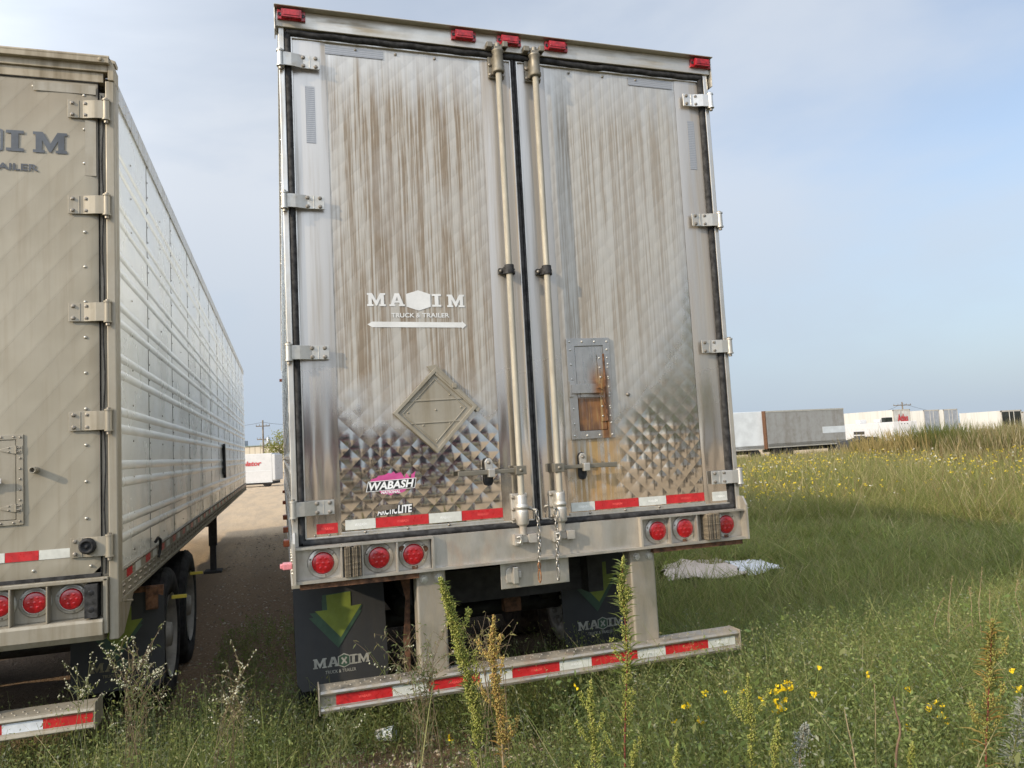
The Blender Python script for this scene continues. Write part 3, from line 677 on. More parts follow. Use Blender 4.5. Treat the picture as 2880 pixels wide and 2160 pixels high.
poly_on(em, [(.428, 1.420), (.610, 1.426), (.613, 1.474), (.470, 1.466), (.440, 1.452)], (0, y, 0), ux, uz, 1.0, 2)
put_text(em, 'ARCTIC', (.426, y-.001, 1.425), (1, 0, .03), uz, .102, .038, .03, .08, 1); put_text(em, 'LITE', (.533, y-.001, 1.428), (1, 0, .03), uz, .072, .040, .035, .08, 1)
poly_on(em, [(.412, 1.462), (.440, 1.476), (.536, 1.476), (.528, 1.452), (.470, 1.447), (.440, 1.440), (.428, 1.448)], (0, y-.0020, 0), ux, uz, 1.0, 3)
em.build('emblem', [M['decal_pink'], M['decal_white'], M['decal_black'], M['stile']], DL)

# diamond placard holder
pc = MB(); cx, cz = .756, 1.960
def dia(r, o=(0, 0), sk=1.0): return [(cx+o[0], cz+o[1]-r), (cx+o[0]+r, cz+o[1]+.012*sk), (cx+o[0]+.008*sk, cz+o[1]+r), (cx+o[0]-r, cz+o[1]-.010*sk)]
def ring(mb, o, i, y0, y1):
    n = len(o); vs = [(p[0], y0, p[1]) for p in o]+[(p[0], y0, p[1]) for p in i]+[(p[0], y1, p[1]) for p in o]+[(p[0], y1, p[1]) for p in i]
    fs = []
    for k in range(n):
        j = (k+1) % n; fs += [(2*n+k, 2*n+j, 3*n+j, 3*n+k), (k, j, 2*n+j, 2*n+k), (n+k, n+j, 3*n+j, 3*n+k)]
    mb.add(vs, fs)
pc.prism(dia(.222), 'y', .000, -.008)
ring(pc, dia(.231), dia(.205), .0, -.020)
ring(pc, dia(.175, (-.006, -.004)), dia(.168, (-.006, -.004)), .0, -.012)
pc.prism([(cx-.045, cz+.235), (cx+.232, cz-.02), (cx+.245, cz+.0), (cx+.01, cz+.247)], 'y', -.014, -.017)
for zz in (.052, -.068): pc.prism([(cx-.150, cz+zz-.005), (cx+.145, cz+zz+.002), (cx+.145, cz+zz+.009), (cx-.150, cz+zz+.002)], 'y', -.006, -.012)
for a, b_ in ((-.03, .17), (-.09, .07), (.08, .08), (-.15, -.01), (.14, .01), (0, 0), (-.07, -.08), (.075, -.075), (0, -.16)): pc.dome((cx+a, -.008, cz+b_), (0, -1, 0), .006, .004, 8)
pc.box(cx+.095, cx+.118, -.026, -.014, cz+.115, cz+.14)
pc.build('placard_holder', M['cream'], DL, .002)

# vent hatch on the right door
vh = MB()
o, i = [(1.533, 1.762), (1.802, 1.764), (1.799, 2.345), (1.530, 2.340)], [(1.583, 1.806), (1.760, 1.808), (1.757, 2.300), (1.579, 2.296)]
ring(vh, o, i, .002, -.010); vh.prism(i, 'y', .003, .001)
vh.prism([(1.588, 1.811), (1.755, 1.813), (1.752, 2.295), (1.584, 2.291)], 'y', .004, -.005, 2)
for k in range(4):
    for z in (1.782, 2.322): vh.dome((1.550+k*.078, -.010, z), (0, -1, 0), .0075, .005, 8, 1)
for k in range(6):
    for x in (1.553, 1.782): vh.dome((x, -.010, 1.85+k*.085), (0, -1, 0), .0075, .005, 8, 1)
vh.prism([(1.720, 1.86), (1.795, 1.86), (1.792, 2.252), (1.716, 2.250)], 'y', -.010, -.0125)
vh.tube([(1.757, -.015, 1.862), (1.755, -.015, 2.25)], .006, 8, 3)
for k in range(7):
    for x in (1.730, 1.778): vh.dome((x, -.0125, 1.89+k*.056), (0, -1, 0), .0065, .004, 8, 1)
vh.box(1.537, 1.722, -.044, -.028, 2.022, 2.074); vh.box(1.530, 1.556, -.030, -.010, 2.004, 2.094); vh.box(1.60, 1.72, -.014, -.005, 2.0, 2.096)
vh.box(1.690, 1.70, -.060, -.044, 2.045, 2.051, 3)
def hatch_rust():
    m = Mat('rust streaked hatch'); o = m.xyz()
    n = m.noise(1.0, 6, 0.65, m.scale((46, 1, 2.2))); b = m.noise(9, 5)
    d = m.rng(m.ma('ABSOLUTE', m.ma('SUBTRACT', o[0], 1.722)), 0.015, 0.085, 1.0, 0.0)
    up = m.ma('MULTIPLY', m.ma('MULTIPLY', m.rng(o[2], 2.06, 2.24, 1.0, 0.0), m.rng(o[2], 1.98, 2.03)), m.ma('MULTIPLY', d, m.rng(m.ma('ADD', n, m.ma('MULTIPLY', b, 0.6)), 0.50, 0.72)))
    ins = m.ma('MULTIPLY', m.rng(m.ma('ABSOLUTE', m.ma('SUBTRACT', o[0], 1.670)), 0.084, 0.088, 1.0, 0.0), m.rng(o[2], 1.806, 1.812))
    dn = m.ma('MULTIPLY', m.ma('MULTIPLY', m.rng(o[2], 1.99, 2.01, 1.0, 0.0), m.rng(n, 0.20, 0.50, 0.50, 1.0)), ins)
    st = m.ma('MULTIPLY', m.ma('MULTIPLY', m.rng(m.ma('ABSOLUTE', m.ma('SUBTRACT', o[0], 1.748)), 0.012, 0.045, 1.0, 0.0), m.rng(o[2], 2.10, 2.2, 1.0, 0.0)), m.rng(m.ma('ADD', n, m.ma('MULTIPLY', b, 0.5)), 0.5, 0.7))
    f = m.ma('MAXIMUM', m.ma('MAXIMUM', up, st), m.ma('MULTIPLY', dn, 0.95))
    c = m.mix(m.rng(b, 0.35, 0.65), (0.22, 0.095, 0.028), (0.085, 0.036, 0.016)); c = m.mix(m.rng(n, 0.5, 0.7), c, (0.33, 0.23, 0.10))
    return m.done(m.mixs(f, m.pbr(m.mix(m.noise(20, 4), (0.36, 0.35, 0.33), (0.55, 0.54, 0.52)), m.rng(m.noise(1, 4, .6, m.scale((60, 1, 3))), .3, .7, .24, .42), 1.0), m.pbr(c, 0.75)))
M['hatch'] = hatch_rust()
vh.build('vent_hatch', [M['hatch'], M['hinge'], M['hatch'], M['rusty']], DR, .002)
wl = MB(); wl.tube([(1.695, -.056, 2.048), (1.700, -.060, 2.02), (1.715, -.055, 1.985), (1.735, -.045, 1.945)], .0022, 6); wl.tube([(1.698, -.056, 2.05), (1.728, -.058, 2.03), (1.738, -.052, 1.99), (1.737, -.045, 1.945), (1.752, -.040, 1.90)], .0022, 6)
wl.tube([(1.733, -.045, 1.955), (1.738, -.044, 1.93)], .005, 8); wl.build('wire_seal', M['rusty'], DR)
kn = MB(); kn.dome((1.905, -.0, 2.01), (0, -1, 0), .012, .006, 10); kn.build('rivet', M['bolt'], DR)

# light beam (buck plate)
bp = MB()
bp.box(.012, TW-.012, -.030, .05, 1.135, 1.300)
bp.box(.012, TW-.012, -.080, -.03, 1.124, 1.138); bp.box(.012, .700, -.080, -.03, 1.290, 1.302); bp.box(TW-.700, TW-.012, -.080, -.03, 1.290, 1.302)
bp.box(.690, TW-.682, -.050, -.03, 1.138, 1.300)
bp.box(.012, TW-.012, -.046, -.03, 1.300, 1.3005)
for x in (.232, .336, .510): bp.box(x-.004, x+.004, -.076, -.03, 1.138, 1.290); bp.box(TW-x-.004, TW-x+.004, -.076, -.03, 1.138, 1.290)
for x in (.692, TW-.700): bp.box(x-.002, x+.010, -.080, -.03, 1.138, 1.290)
for x in (0.0, TW-.012): bp.prism([(-.092, 1.124), (-.092, 1.325), (-.060, 1.374), (.0, 1.374), (.0, 1.124)], 'x', x, x+.012)
beam = bp.build('light_beam', M['beam'], T1, .0035)
for a, b_ in ((.03, .62), (TW-.62, TW-.03)): ru = MB(); ru.box(a, b_, -.06, .03, 1.095, 1.122); ru.build('rust_sill', M['rusty'], T1)
for x, r in ((.143, 0), (.421, 0), (.598, 2), (2.012, 0), (2.188, 1), (2.466, 1)): tail_light(T1, x, -.030, 1.2145, r, 'beam')
for x0, x1 in ((.246, .327), (2.302, 2.388)):
    m = MB(); n = 9; w = (x1-x0)/n
    for k in range(n):
        a = R_.uniform(-.006, .006); m.box(x0+k*w+.0006, x0+(k+1)*w-.0006, -.108+R_.uniform(-.006, .004), -.031, 1.142+a*.3, 1.290+a)
    m.build('dock_bumper', M['dock'], T1, .002)

# underride guard
ug = thing_part('underride_guard', T1, (TW/2, 0, .55))
for x0 in (.611, 1.838):
    m = MB(); m.box(x0, x0+.156, -.020, .085, .598, 1.123)
    m.build('guard_post', M['tread'], ug, .012, 3)
    for xx in (.04, .118): bl = MB(); bl.lathe((x0+xx, -.020, 1.078), (0, -1, 0), [(.024, 0), (.024, .003), (.017, .003), (.017, .014), (.0001, .015)], 6, 0, False); bl.build('guard_bolt', M['hinge'], ug)
m = MB(); xa, xb = .108, 2.474
prof = [(.030, .609), (-.055, .606), (-.075, .603), (-.084, .592), (-.080, .582), (-.066, .578), (-.066, .526), (-.080, .522), (-.086, .512), (-.082, .498), (-.060, .494), (.030, .494), (.030, .52), (-.045, .52), (-.045, .59), (.030, .595)]
m.prism(prof, 'x', xa, xb)
for k in range(46):
    for j in range(2):
        x = xa+.05+k*.05+j*.025; yy = -.035+j*.035; m.dome((x, yy, .6068+(yy+.035)*.035), (0, 0, 1), .006, .0035, 6)
m.build('guard_bar', M['tread'], ug, .003, 3)
m = MB(); m.box(xa-.006, xa, -.088, .034, .492, .622); m.build('end_plate', M['tread'], ug, .002)
m = MB(); m.box(xb, xb+.006, -.088, .034, .492, .612); m.build('end_plate', M['tread'], ug, .002)
for x0, x1, c in ((.184, .460, RD), (.461, .642, WH), (.643, .913, RD), (.914, 1.090, WH), (1.091, 1.357, RD), (1.358, 1.544, WH), (1.545, 1.822, RD), (1.823, 1.997, WH), (1.998, 2.272, RD), (2.273, 2.452, WH)):
    tape(ug, x0, x1, .528, .576, -.0662, c[0], mark=c[1])

# licence plate board with its lamp
pl = MB(); pl.box(1.068, 1.463, -.020, -.014, .980, 1.124)
plate = pl.build('plate_board', M['beam'], T1, .003)
pl = MB(); pl.prism([(1.100, 1.010), (1.155, 1.010), (1.180, 1.028), (1.180, 1.078), (1.160, 1.094), (1.110, 1.094), (1.096, 1.075), (1.096, 1.03)], 'y', -.028, -.020)
pl.box(1.128, 1.158, -.060, -.026, 1.008, 1.098); pl.box(1.156, 1.178, -.048, -.026, 1.035, 1.075); pl.build('plate_lamp', M['casting_pale'], plate, .004)

# hanging chains
def chain(x, n, xs):
    for part, (k0, k1, mat) in enumerate(((0, n-2, M['chain']), (n-2, n, M['chain_rust']))):
        if xs and part: mat = M['chain']
        m = MB(); z = 1.40
        for k in range(n):
            L2 = .0135 if k < n-1 else .032; w = .0085 if k < n-1 else .011
            z -= L2+.0085 if k == 0 else (L2+.0095)
            if k0 <= k < k1:
                a = (k % 2)*PI/2+.4; pts = []
                for q in range(13):
                    t = 2*PI*q/12; px, pz = w*math.cos(t), (L2+.003)*math.sin(t)
                    pts.append((x+(.010 if xs else .014)*math.sin(k*.5)*.4+px*math.cos(a), -.098+px*math.sin(a), z+pz))
                m.tube(pts, .0036, 6, 0, False)
            z -= L2-.0015
        m.build('chain', mat, T1)
chain(1.268, 10, False); chain(1.372, 10, True)
m = MB(); m.box(1.226, 1.262, -.026, -.019, 1.395, 1.412); m.box(1.378, 1.40, -.026, -.019, 1.395, 1.412); m.tube([(1.235, -.03, 1.402), (1.268, -.092, 1.394)], .007, 8); m.tube([(1.398, -.03, 1.402), (1.372, -.092, 1.394)], .007, 8)
m.build('chain_anchor', M['hinge'], T1)

# mud flaps
def flap(parent, x0, x1, y, zt, zb, lift, corner=0.0, dim=False, arrow=True, pr=None):
    n = 12; m = MB(); V = []
    def off(t, u): return y-.09*lift*(1-t)+.0015*math.sin(u*5+t*2)
    for j in range(n+1):
        t = j/n
        for i in range(n+1):
            u = i/n; z = zb+(zt-zb)*t; x = x0+(x1-x0)*u
            if corner and u > .55:
                z = min(z, zt-corner*((u-.55)/.45)**2*.6)
            if t < .08: x = min(max(x, x0+.03*(1-t/.08)), x1-.03*(1-t/.08))
            V.append((x+.012*(1-t)*(0 if dim else 1), off(t, u), z))
    F = [(j*(n+1)+i, j*(n+1)+i+1, (j+1)*(n+1)+i+1, (j+1)*(n+1)+i) for j in range(n) for i in range(n)]
    m.add(V, F, 0, True); V2 = [(a, b+.008, c) for a, b, c in V]; m.add(V2, F, 0, True)
    per = [i for i in range(n+1)]+[(j+1)*(n+1)-1 for j in range(1, n+1)]+[n*(n+1)+i for i in range(n-1, -1, -1)]+[j*(n+1) for j in range(n-1, 0, -1)]
    k = len(per); m.add([V[p] for p in per]+[V2[p] for p in per], [(i, (i+1) % k, k+(i+1) % k, k+i) for i in range(k)])
    f = m.build('mud_flap', M['flap'], parent)
    def onf(poly, e): 
        out = []
        for px, pz in poly:
            t = (pz-zb)/(zt-zb); u = (px-x0)/(x1-x0); out.append((px, off(t, u)-e, pz))
        return out
    def onp(poly, e): return [(px, y-.09*lift*(1-(pz-zb)/(zt-zb))-e, pz) for px, pz in poly]
    xc = x0+.262; zt_ = zt-.075
    def arr(s, dx, dz): return [(xc+dx+a*s, zt_+dz+b*s) for a, b in ((-.075, -.01), (.085, .0), (.085, -.095), (.155, -.09), (.012, -.290), (-.150, -.105), (-.070, -.105))]
    a = MB(); A = arr(1.06, -.008, .0); a.add(onp(A, .0044), [tuple(range(7))], 1)
    A = arr(1.06, -.012, -.028); a.add(onp(A, .0038), [tuple(range(7))], 1)
    A = arr(.93, .006, -.004); a.add(onp(A, .0052), [tuple(range(7))], 0)
    a.build('arrow', [M['green_arrow'], M['green_shadow']], f)
    l = MB(); h = .058; bx = x0+.108; bz = zb+.125; pr = pr or M['flap_print']
    yy = off(.2, .5)-.008
    poly_on(l, SLAB_M, (bx, yy, bz), ux, uz, h); poly_on(l, SLAB_A, (bx+.086, yy, bz+.001), ux, uz, h)
    poly_on(l, SLAB_I, (bx+.222, yy, bz+.002), ux, uz, h); poly_on(l, SLAB_M, (bx+.266, yy, bz+.003), ux, uz, h*.95)
    hx, hz = bx+.186, bz+.030
    poly_on(l, hexagon(.037, .043), (hx, yy+.001, hz), ux, uz, 1, 0); poly_on(l, hexagon(.031, .037), (hx, yy-.0012, hz), ux, uz, 1, 1)
    poly_on(l, [(-.019, -.016), (-.010, -.022), (.0, -.007), (.010, -.022), (.019, -.016), (.007, .0), (.019, .016), (.010, .022), (.0, .007), (-.010, .022), (-.019, .016), (-.007, .0)], (hx, yy-.0024, hz), ux, uz, 1, 0)
    put_text(l, 'TRUCK & TRAILER', (bx+.072, yy, bz-.038), ux, uz, .185, .019, .012)
    l.v = [(p[0], off((p[2]-zb)/(zt-zb), (p[0]-x0)/(x1-x0))-.0032+(p[1]-yy)*.5, p[2]) for p in l.v]
    l.build('lettering', [pr, M['green_shadow']], f)
flap(T1, .002, .556, .93, .97, .325, .35); flap(T1, 1.756, 2.318, .93, .985, .335, .15, .12)
br = MB(); br.box(.0, .58, .925, .965, .955, 1.02); br.box(1.76, 2.35, .925, .965, .97, 1.03); br.build('flap_bracket', M['chassis'], T1)
# running gear
for y in (1.72, 2.98):
    for s, x in ((-1, .155), (-1, .475), (1, 2.115), (1, 2.435)):
        wheel(T1, x, y, s, x in (.155, 2.435), M['tyre_dirt'] if x > 2 else M['tyre'])
    m = MB(); m.tube([(.15, y, .52), (2.44, y, .52)], .065, 12); m.box(.68, .82, y-.28, y+.28, .62, .74); m.box(1.77, 1.91, y-.28, y+.28, .62, .74)
    for x in (.75, 1.05, 1.62, 1.85): m.lathe((x, y-.25, .66), (0, 1, 0), [(.0001, -.09), (.07, -.08), (.085, 0), (.07, .08), (.0001, .09)], 16)
    m.build('axle', M['chassis'], T1)
m = MB(); m.box(.70, .80, .5, 5.2, .80, 1.045); m.box(1.79, 1.89, .5, 5.2, .80, 1.045); m.box(.70, 1.89, .62, .70, .80, 1.0); m.box(.7, 1.89, 4.0, 4.08, .82, 1.0)
m.tube([(1.0, .9, .86), (1.55, .9, .86)], .11, 16); m.tube([(1.0, 2.3, .80), (1.55, 2.3, .80)], .12, 16)
m.build('suspension_frame', M['chassis'], T1)
for k, (xa, xb, yy, zz, dz) in enumerate(((.85, 1.6, .75, .98, .16), (.95, 1.7, 1.2, 1.0, .22), (.62, 1.25, 1.5, .96, .14), (1.2, 1.95, 2.2, .98, .2))):
    m = MB(); m.tube([(xa+(xb-xa)*t/10, yy+.06*math.sin(t), zz-dz*4*(t/10)*(1-t/10)+.015*math.sin(t*2+k)) for t in range(11)], .011, 6); m.build('air_hose', M['rubber_grey'], T1)
m = MB(); m.box(1.38, 1.50, 1.02, 1.10, .62, .74); m.build('valve_box', M['rusty'], T1, .006)
m = MB(); m.prism([(.02, 1.10), (.56, 1.10), (.60, .93), (.58, .70), (.60, .50), (.61, .50), (.63, 1.10)], 'y', .30, .312); m.build('gusset', M['rusty'], T1)
def landing(T, x, y):
    m = MB(); m.box(x-.06, x+.06, y-.06, y+.06, .42, 1.12); m.box(x-.045, x+.045, y-.045, y+.045, float(gz(x, y))+.03, .44); m.box(x-.13, x+.13, y-.15, y+.15, float(gz(x, y))-.01, float(gz(x, y))+.035)
    m.build('landing_leg', M['chassis'], T, .006)
landing(T1, .45, 11.6); landing(T1, 2.14, 11.6)
m = MB(); m.tube([(.45, 11.6, .78), (2.14, 11.6, .78)], .03, 8); m.build('cross_shaft', M['chassis'], T1)

# ------------------------------------------------------------------ the neighbouring trailer on the left
YL, XR, XL = .45, -.865, -3.465
T2 = thing('semi_trailer', 'ribbed semi trailer at the left edge with dusty cream rear doors and slate lettering', 'trailer', (-2.165, YL, 0))
for x, s in ((XR-.012, 1), (XL+.012, -1)):
    side_skin_mesh(x, s, YL+.05, 14.9, 1.205, 3.80, RIBZ, 1.505, 1.13).build('side_panel', [M['side_white'], M['seam'], M['bolt']], T2)
    xi = x-s*.04; xa, xb = min(xi, x+s*.010), max(xi, x+s*.010)
    m = MB(); m.box(xa, xb, YL+.05, 14.9, 3.79, 3.895)
    y = YL+.12
    while y < 14.8:
        for z in (3.81, 3.865): m.dome((x+s*.010, y, z), (s, 0, 0), .006, .004, 6)
        y += .09
    m.build('top_rail', [M['alu'], M['bolt']], T2)
    m = MB(); m.box(xa, xb, YL+.05, 14.9, 1.055, 1.205); m.box(xa, xb+.010*(s > 0), YL+.05, 14.9, 1.040, 1.056); m.box(min(x+s*.008, x+s*.015), max(x+s*.008, x+s*.015), YL+.05, 14.9, 1.133, 1.140)
    y = YL+.10; k = 0
    while y < 14.8:
        m.dome((x+s*.010, y, 1.197), (s, 0, 0), .010, .008, 6, 1)
        if k % 3 == 0:
            for z in (1.115, 1.078):
                m.dome((x+s*.010, y, z), (s, 0, 0), .011, .008, 6, 1); m.dome((x+s*.010, y+.04, z), (s, 0, 0), .011, .008, 6, 1)
        y += .055; k += 1
    rail = m.build('bottom_rail', [M['cream'], M['bolt']], T2)
    for k in range(24):
        y = .66+k*.60
        mm = MB(); mm.box(min(x+s*.0105, x+s*.0115), max(x+s*.0105, x+s*.0115), y, y+.155, 1.142, 1.188); mm.build('reflective_tape', M['tape_red'], rail)
        mm = MB(); mm.box(min(x+s*.0105, x+s*.0115), max(x+s*.0105, x+s*.0115), y+.26, y+.42, 1.142, 1.188); mm.build('reflective_tape', M['tape_white'], rail)
m = MB(); m.box(XL+.03, XR-.03, YL+.05, 14.88, 3.85, 3.90); m.build('roof', M['side_plain'], T2)
m = MB(); m.box(XL+.03, XR-.03, 14.86, 14.9, 1.06, 3.86); m.build('front_wall', M['side_plain'], T2)
m = MB(); m.box(XL+.05, XR-.05, YL+.1, 14.85, 1.06, 1.13)
for k in range(28): m.box(XL+.06, XR-.06, .9+k*.45, .96+k*.45, .98, 1.06)
m.build('floor', M['chassis'], T2)
for x0, x1, a, b_ in ((XR-.046, XR, XR-.082, XR-.0461), (XL, XL+.046, XL+.0461, XL+.082)):
    m = MB(); m.box(x0, x1, YL-.01, YL+.10, .862, 3.86); m.box(a, b_, YL+.012, YL+.10, 1.185, 3.80); m.build('corner_post', M['cream'], T2, .006)
m = MB()
m.box(XL, XR-.02, YL-.045, YL+.06, 3.945, 3.985); m.tube([(XL, YL-.035, 3.978), (XR-.02, YL-.035, 3.978)], .012, 10)
m.box(XL, XR-.03, YL-.018, YL+.06, 3.905, 3.946); m.box(XL+.05, XR-.055, YL-.004, YL+.06, 3.850, 3.905)
m.prism([(XR-.03, 3.86), (XR, 3.86), (XR, 3.945), (XR-.02, 3.985), (XR-.03, 3.985)], 'y', YL-.02, YL+.10)
m.prism([(XR-.045, 3.985), (XR-.001, 3.972), (XR+.002, 3.992), (XR-.045, 4.008)], 'y', YL+.02, YL+.09)
m.lathe((XR-.062, YL-.045, 3.962), (0, -1, 0), [(.012, 0), (.010, .006), (.0001, .007)], 10)
m.build('header', M['cream_dark'], T2, .003)
m = MB()
m.tube([(XR-.062+.004*math.sin(k*.9), YL-.004, 1.20+k*.066) for k in range(40)], .0045, 6)
m.box(XR-.0835, XR-.0815, YL-.003, YL+.05, 1.20, 3.85); m.box(XL+.05, XR-.085, YL-.002, YL+.05, 1.187, 1.206); m.box(XL+.05, XR-.085, YL-.001, YL+.05, 3.846, 3.852)
m.build('door_seal', M['rubber'], T2)
def cream_door(x0, x1, right):
    n = 30; d = MB(); d.box(x0, x1, YL+.006, YL+.08, 1.206, 3.846)
    door = d.build('door', M['cream_door'], T2)
    # face sheet, dented a little round its fasteners
    V = []; nx, nz_ = 36, 80
    dents = [(x1-.065, 1.30+k*.19) for k in range(14)]+[(x0+.12+k*.26, 3.80) for k in range(4)]+[(x0+.12+k*.26, 1.245) for k in range(5)]
    for j in range(nz_+1):
        for i in range(nx+1):
            x = x0+(x1-x0)*i/nx; z = 1.207+(3.845-1.207)*j/nz_; y = YL-.001-.0022*math.sin(x*9+z*7)*math.sin(z*5-x*4)
            for dx, dz in dents:
                q = ((x-dx)**2+(z-dz)**2)/.0018
                if q < 6: y += .0035*math.exp(-q)
            if i in (0, nx) or j in (0, nz_): y = YL+.006
            V.append((x, y, z))
    m = MB(); m.add(V, [(j*(nx+1)+i, j*(nx+1)+i+1, (j+1)*(nx+1)+i+1, (j+1)*(nx+1)+i) for j in range(nz_) for i in range(nx)], 0, True)
    for dx, dz in dents: m.dome((dx, YL+.001, dz), (0, -1, 0), .0085, .006, 9, 1)
    m.build('door_sheet', [M['cream_door'], M['hinge']], door)
    return door
D2 = cream_door(-2.155, -.950, True); D3 = cream_door(-3.38, -2.175, False)
for z in (3.686, 3.155, 2.572, 1.995): hinge(D2, -.903, -1.091, z, .100, YL-.004, M['cream'])
h5 = hinge(D2, -.903, -1.087, 1.344, .100, YL-.004, M['cream'])
m = MB(); m.lathe((-1.005, YL-.013, 1.35), (0, -1, 0), [(.040, 0), (.042, .015), (.036, .040), (.026, .044), (.024, .030), (.012, .030), (.010, .036), (.0001, .037)], 24); m.build('rubber_stop', M['rubber'], D2)
for z in (3.686, 3.155, 2.572, 1.995, 1.344): hinge(D3, -3.427, -3.239, z, .100, YL-.004, M['cream'])
for k, (x0, x1, mt) in enumerate(((-1.377, -1.230, M['tape_red']), (-1.228, -1.090, M['tape_white']), (-1.56, -1.379, M['tape_white']), (-1.78, -1.562, M['tape_red']), (-1.96, -1.782, M['tape_white']))):
    tape(D2, x0, x1, 1.298, 1.346, YL-.004, mt)
for x0, x1, z0_, z1_ in ((-1.256, -.957, 3.777, 3.826), (-1.010, -.957, 3.32, 3.63)):
    tape(D2, x0, x1, z0_, z1_, YL-.004, M['cream'], 'patch_tape')
m = MB(); y = YL-.0055; h = .115
poly_on(m, SLAB_M, (-1.256, y, 3.433), ux, uz, .138*.83); poly_on(m, SLAB_I, (-1.380, y, 3.433), ux, uz, h*.99)
hx = -1.478
ring_o = [(hx+a, 3.49+b) for a, b in hexagon(.085, .088)]; ring_i = [(hx+a, 3.49+b) for a, b in hexagon(.073, .075)]
n = 6; m.add([(p[0], y, p[1]) for p in ring_o]+[(p[0], y, p[1]) for p in ring_i], [(k, (k+1) % n, n+(k+1) % n, n+k) for k in range(n)])
poly_on(m, [(-.040, -.034), (-.021, -.046), (.0, -.015), (.021, -.046), (.040, -.034), (.015, .0), (.040, .034), (.021, .046), (.0, .015), (-.021, .046), (-.040, .034), (-.015, .0)], (hx, y, 3.49), ux, uz, 1.0)
poly_on(m, SLAB_A, (-1.715, y, 3.433), ux, uz, h*1.05); poly_on(m, SLAB_M, (-1.885, y, 3.433), ux, uz, h)
put_text(m, 'TRAILER', (-1.505, y, 3.331), ux, uz, .274, .036, .028); put_text(m, 'TRUCK &', (-1.80, y, 3.331), ux, uz, .27, .036, .028)
m.build('lettering', M['decal_slate'], D2)
# vent hatch with leaf hinges
m = MB(); o, i = [(-1.60, 1.482), (-1.295, 1.482), (-1.297, 1.938), (-1.60, 1.938)], [(-1.57, 1.506), (-1.326, 1.506), (-1.328, 1.914), (-1.57, 1.914)]
n = 4; vs = []
for yy, pp in ((YL, o), (YL, i), (YL-.010, o), (YL-.010, i)): vs += [(p[0], yy, p[1]) for p in pp]
m.add(vs, [q for k in range(4) for q in ((8+k, 8+(k+1) % 4, 12+(k+1) % 4, 12+k), (k, (k+1) % 4, 8+(k+1) % 4, 8+k), (4+k, 4+(k+1) % 4, 12+(k+1) % 4, 12+k))])
m.prism([(-1.566, 1.510), (-1.330, 1.510), (-1.332, 1.910), (-1.566, 1.910)], 'y', YL+.003, YL-.007)
for k in range(9): m.dome((-1.311, YL-.010, 1.50+k*.053), (0, -1, 0), .0065, .0045, 8, 1)
for k in range(5): m.dome((-1.34-k*.055, YL-.010, 1.493), (0, -1, 0), .0065, .0045, 8, 1); m.dome((-1.34-k*.055, YL-.010, 1.927), (0, -1, 0), .0065, .0045, 8, 1)
for zc in (1.862, 1.568):
    m.prism([(-1.300, zc-.02), (-1.300, zc+.02), (-1.345, zc+.02), (-1.395, zc+.006), (-1.402, zc), (-1.395, zc-.006), (-1.345, zc-.02)], 'y', YL-.010, YL-.013)
    m.tube([(-1.328, YL-.014, zc-.02), (-1.328, YL-.014, zc+.02)], .005, 8)
    for dx in (.018, .010, -.03): m.dome((-1.33+dx, YL-.013, zc+.010), (0, -1, 0), .005, .004, 8, 1); m.dome((-1.33+dx, YL-.013, zc-.010), (0, -1, 0), .005, .004, 8, 1)
m.box(-1.50, -1.385, YL-.045, YL-.03, 1.695, 1.72, 2); m.box(-1.48, -1.46, YL-.04, YL-.007, 1.68, 1.735)
m.build('vent_hatch', [M['cream'], M['bolt'], M['side_plain']], D2, .002)
m = MB(); m.lathe((-1.245, YL, 1.754), (0, -1, 0), [(.017, 0), (.0165, .052), (.016, .055), (.012, .055), (.012, .02), (.0001, .02)], 18); m.build('hold_back_tube', M['cream'], D2)
# light box with sloped bumper face
m = MB()
m.box(XL+.05, XR-.048, YL+.035, YL+.10, .98, 1.186); m.box(XL+.05, XR-.046, YL-.030, YL+.10, 1.165, 1.186)
m.prism([(YL-.035, .980), (YL+.06, .980), (YL+.06, .862), (YL-.02, .868), (YL-.045, .900), (YL-.045, .965)], 'x', XL+.05, XR-.068)
for x in (-1.188, -1.351, -1.52): m.box(x-.005, x+.005, YL-.028, YL+.035, .98, 1.166)
for x in (-2*2.165+1.188, -2*2.165+1.351, -2*2.165+1.52): m.box(x-.005, x+.005, YL-.028, YL+.035, .98, 1.166)
m.box(XR-.070, XR-.048, YL-.030, YL+.035, .90, 1.180); m.box(XL+.048, XL+.070, YL-.03, YL+.035, .90, 1.180)
m.build('light_box', M['cream'], T2, .004)
for x in (-1.090, -1.253, -1.41, -3.24, -3.08, -2.92): tail_light(T2, x, YL+.034, 1.084, 0, 'hinge')
for x0 in (-1.017, -3.377):
    m = MB(); m.box(x0, x0+.060, YL-.045, YL+.034, .988, 1.156)
    for z in (1.03, 1.115): m.lathe((x0+.03, YL-.0455, z), (0, -1, 0), [(.014, 0), (.014, .001), (.0001, .0012)], 12, 1)
    m.build('dock_bumper', [M['rubber'], M['decal_black']], T2, .012, 3)
m = MB(); m.prism([(YL+.10, 1.045), (YL+.42, 1.045), (YL+.12, .865), (YL+.06, .865)], 'x', XR-.012, XR-.001)
for k in range(8): m.dome((XR-.001, YL+.14+k*.03, 1.03-k*.005), (1, 0, 0), .008, .006, 6)
m.build('gusset', M['cream'], T2)
ug = thing_part('underride_guard', T2, (-2.165, YL, .5))
m = MB(); prof = [(YL+.10, .553), (YL-.035, .550), (YL-.050, .546), (YL-.058, .535), (YL-.040, .524), (YL-.040, .474), (YL-.055, .468), (YL-.060, .455), (YL-.050, .446), (YL+.03, .446), (YL+.03, .47), (YL-.02, .47), (YL-.02, .53), (YL+.10, .538)]
m.prism(prof, 'x', -3.36, -.972)
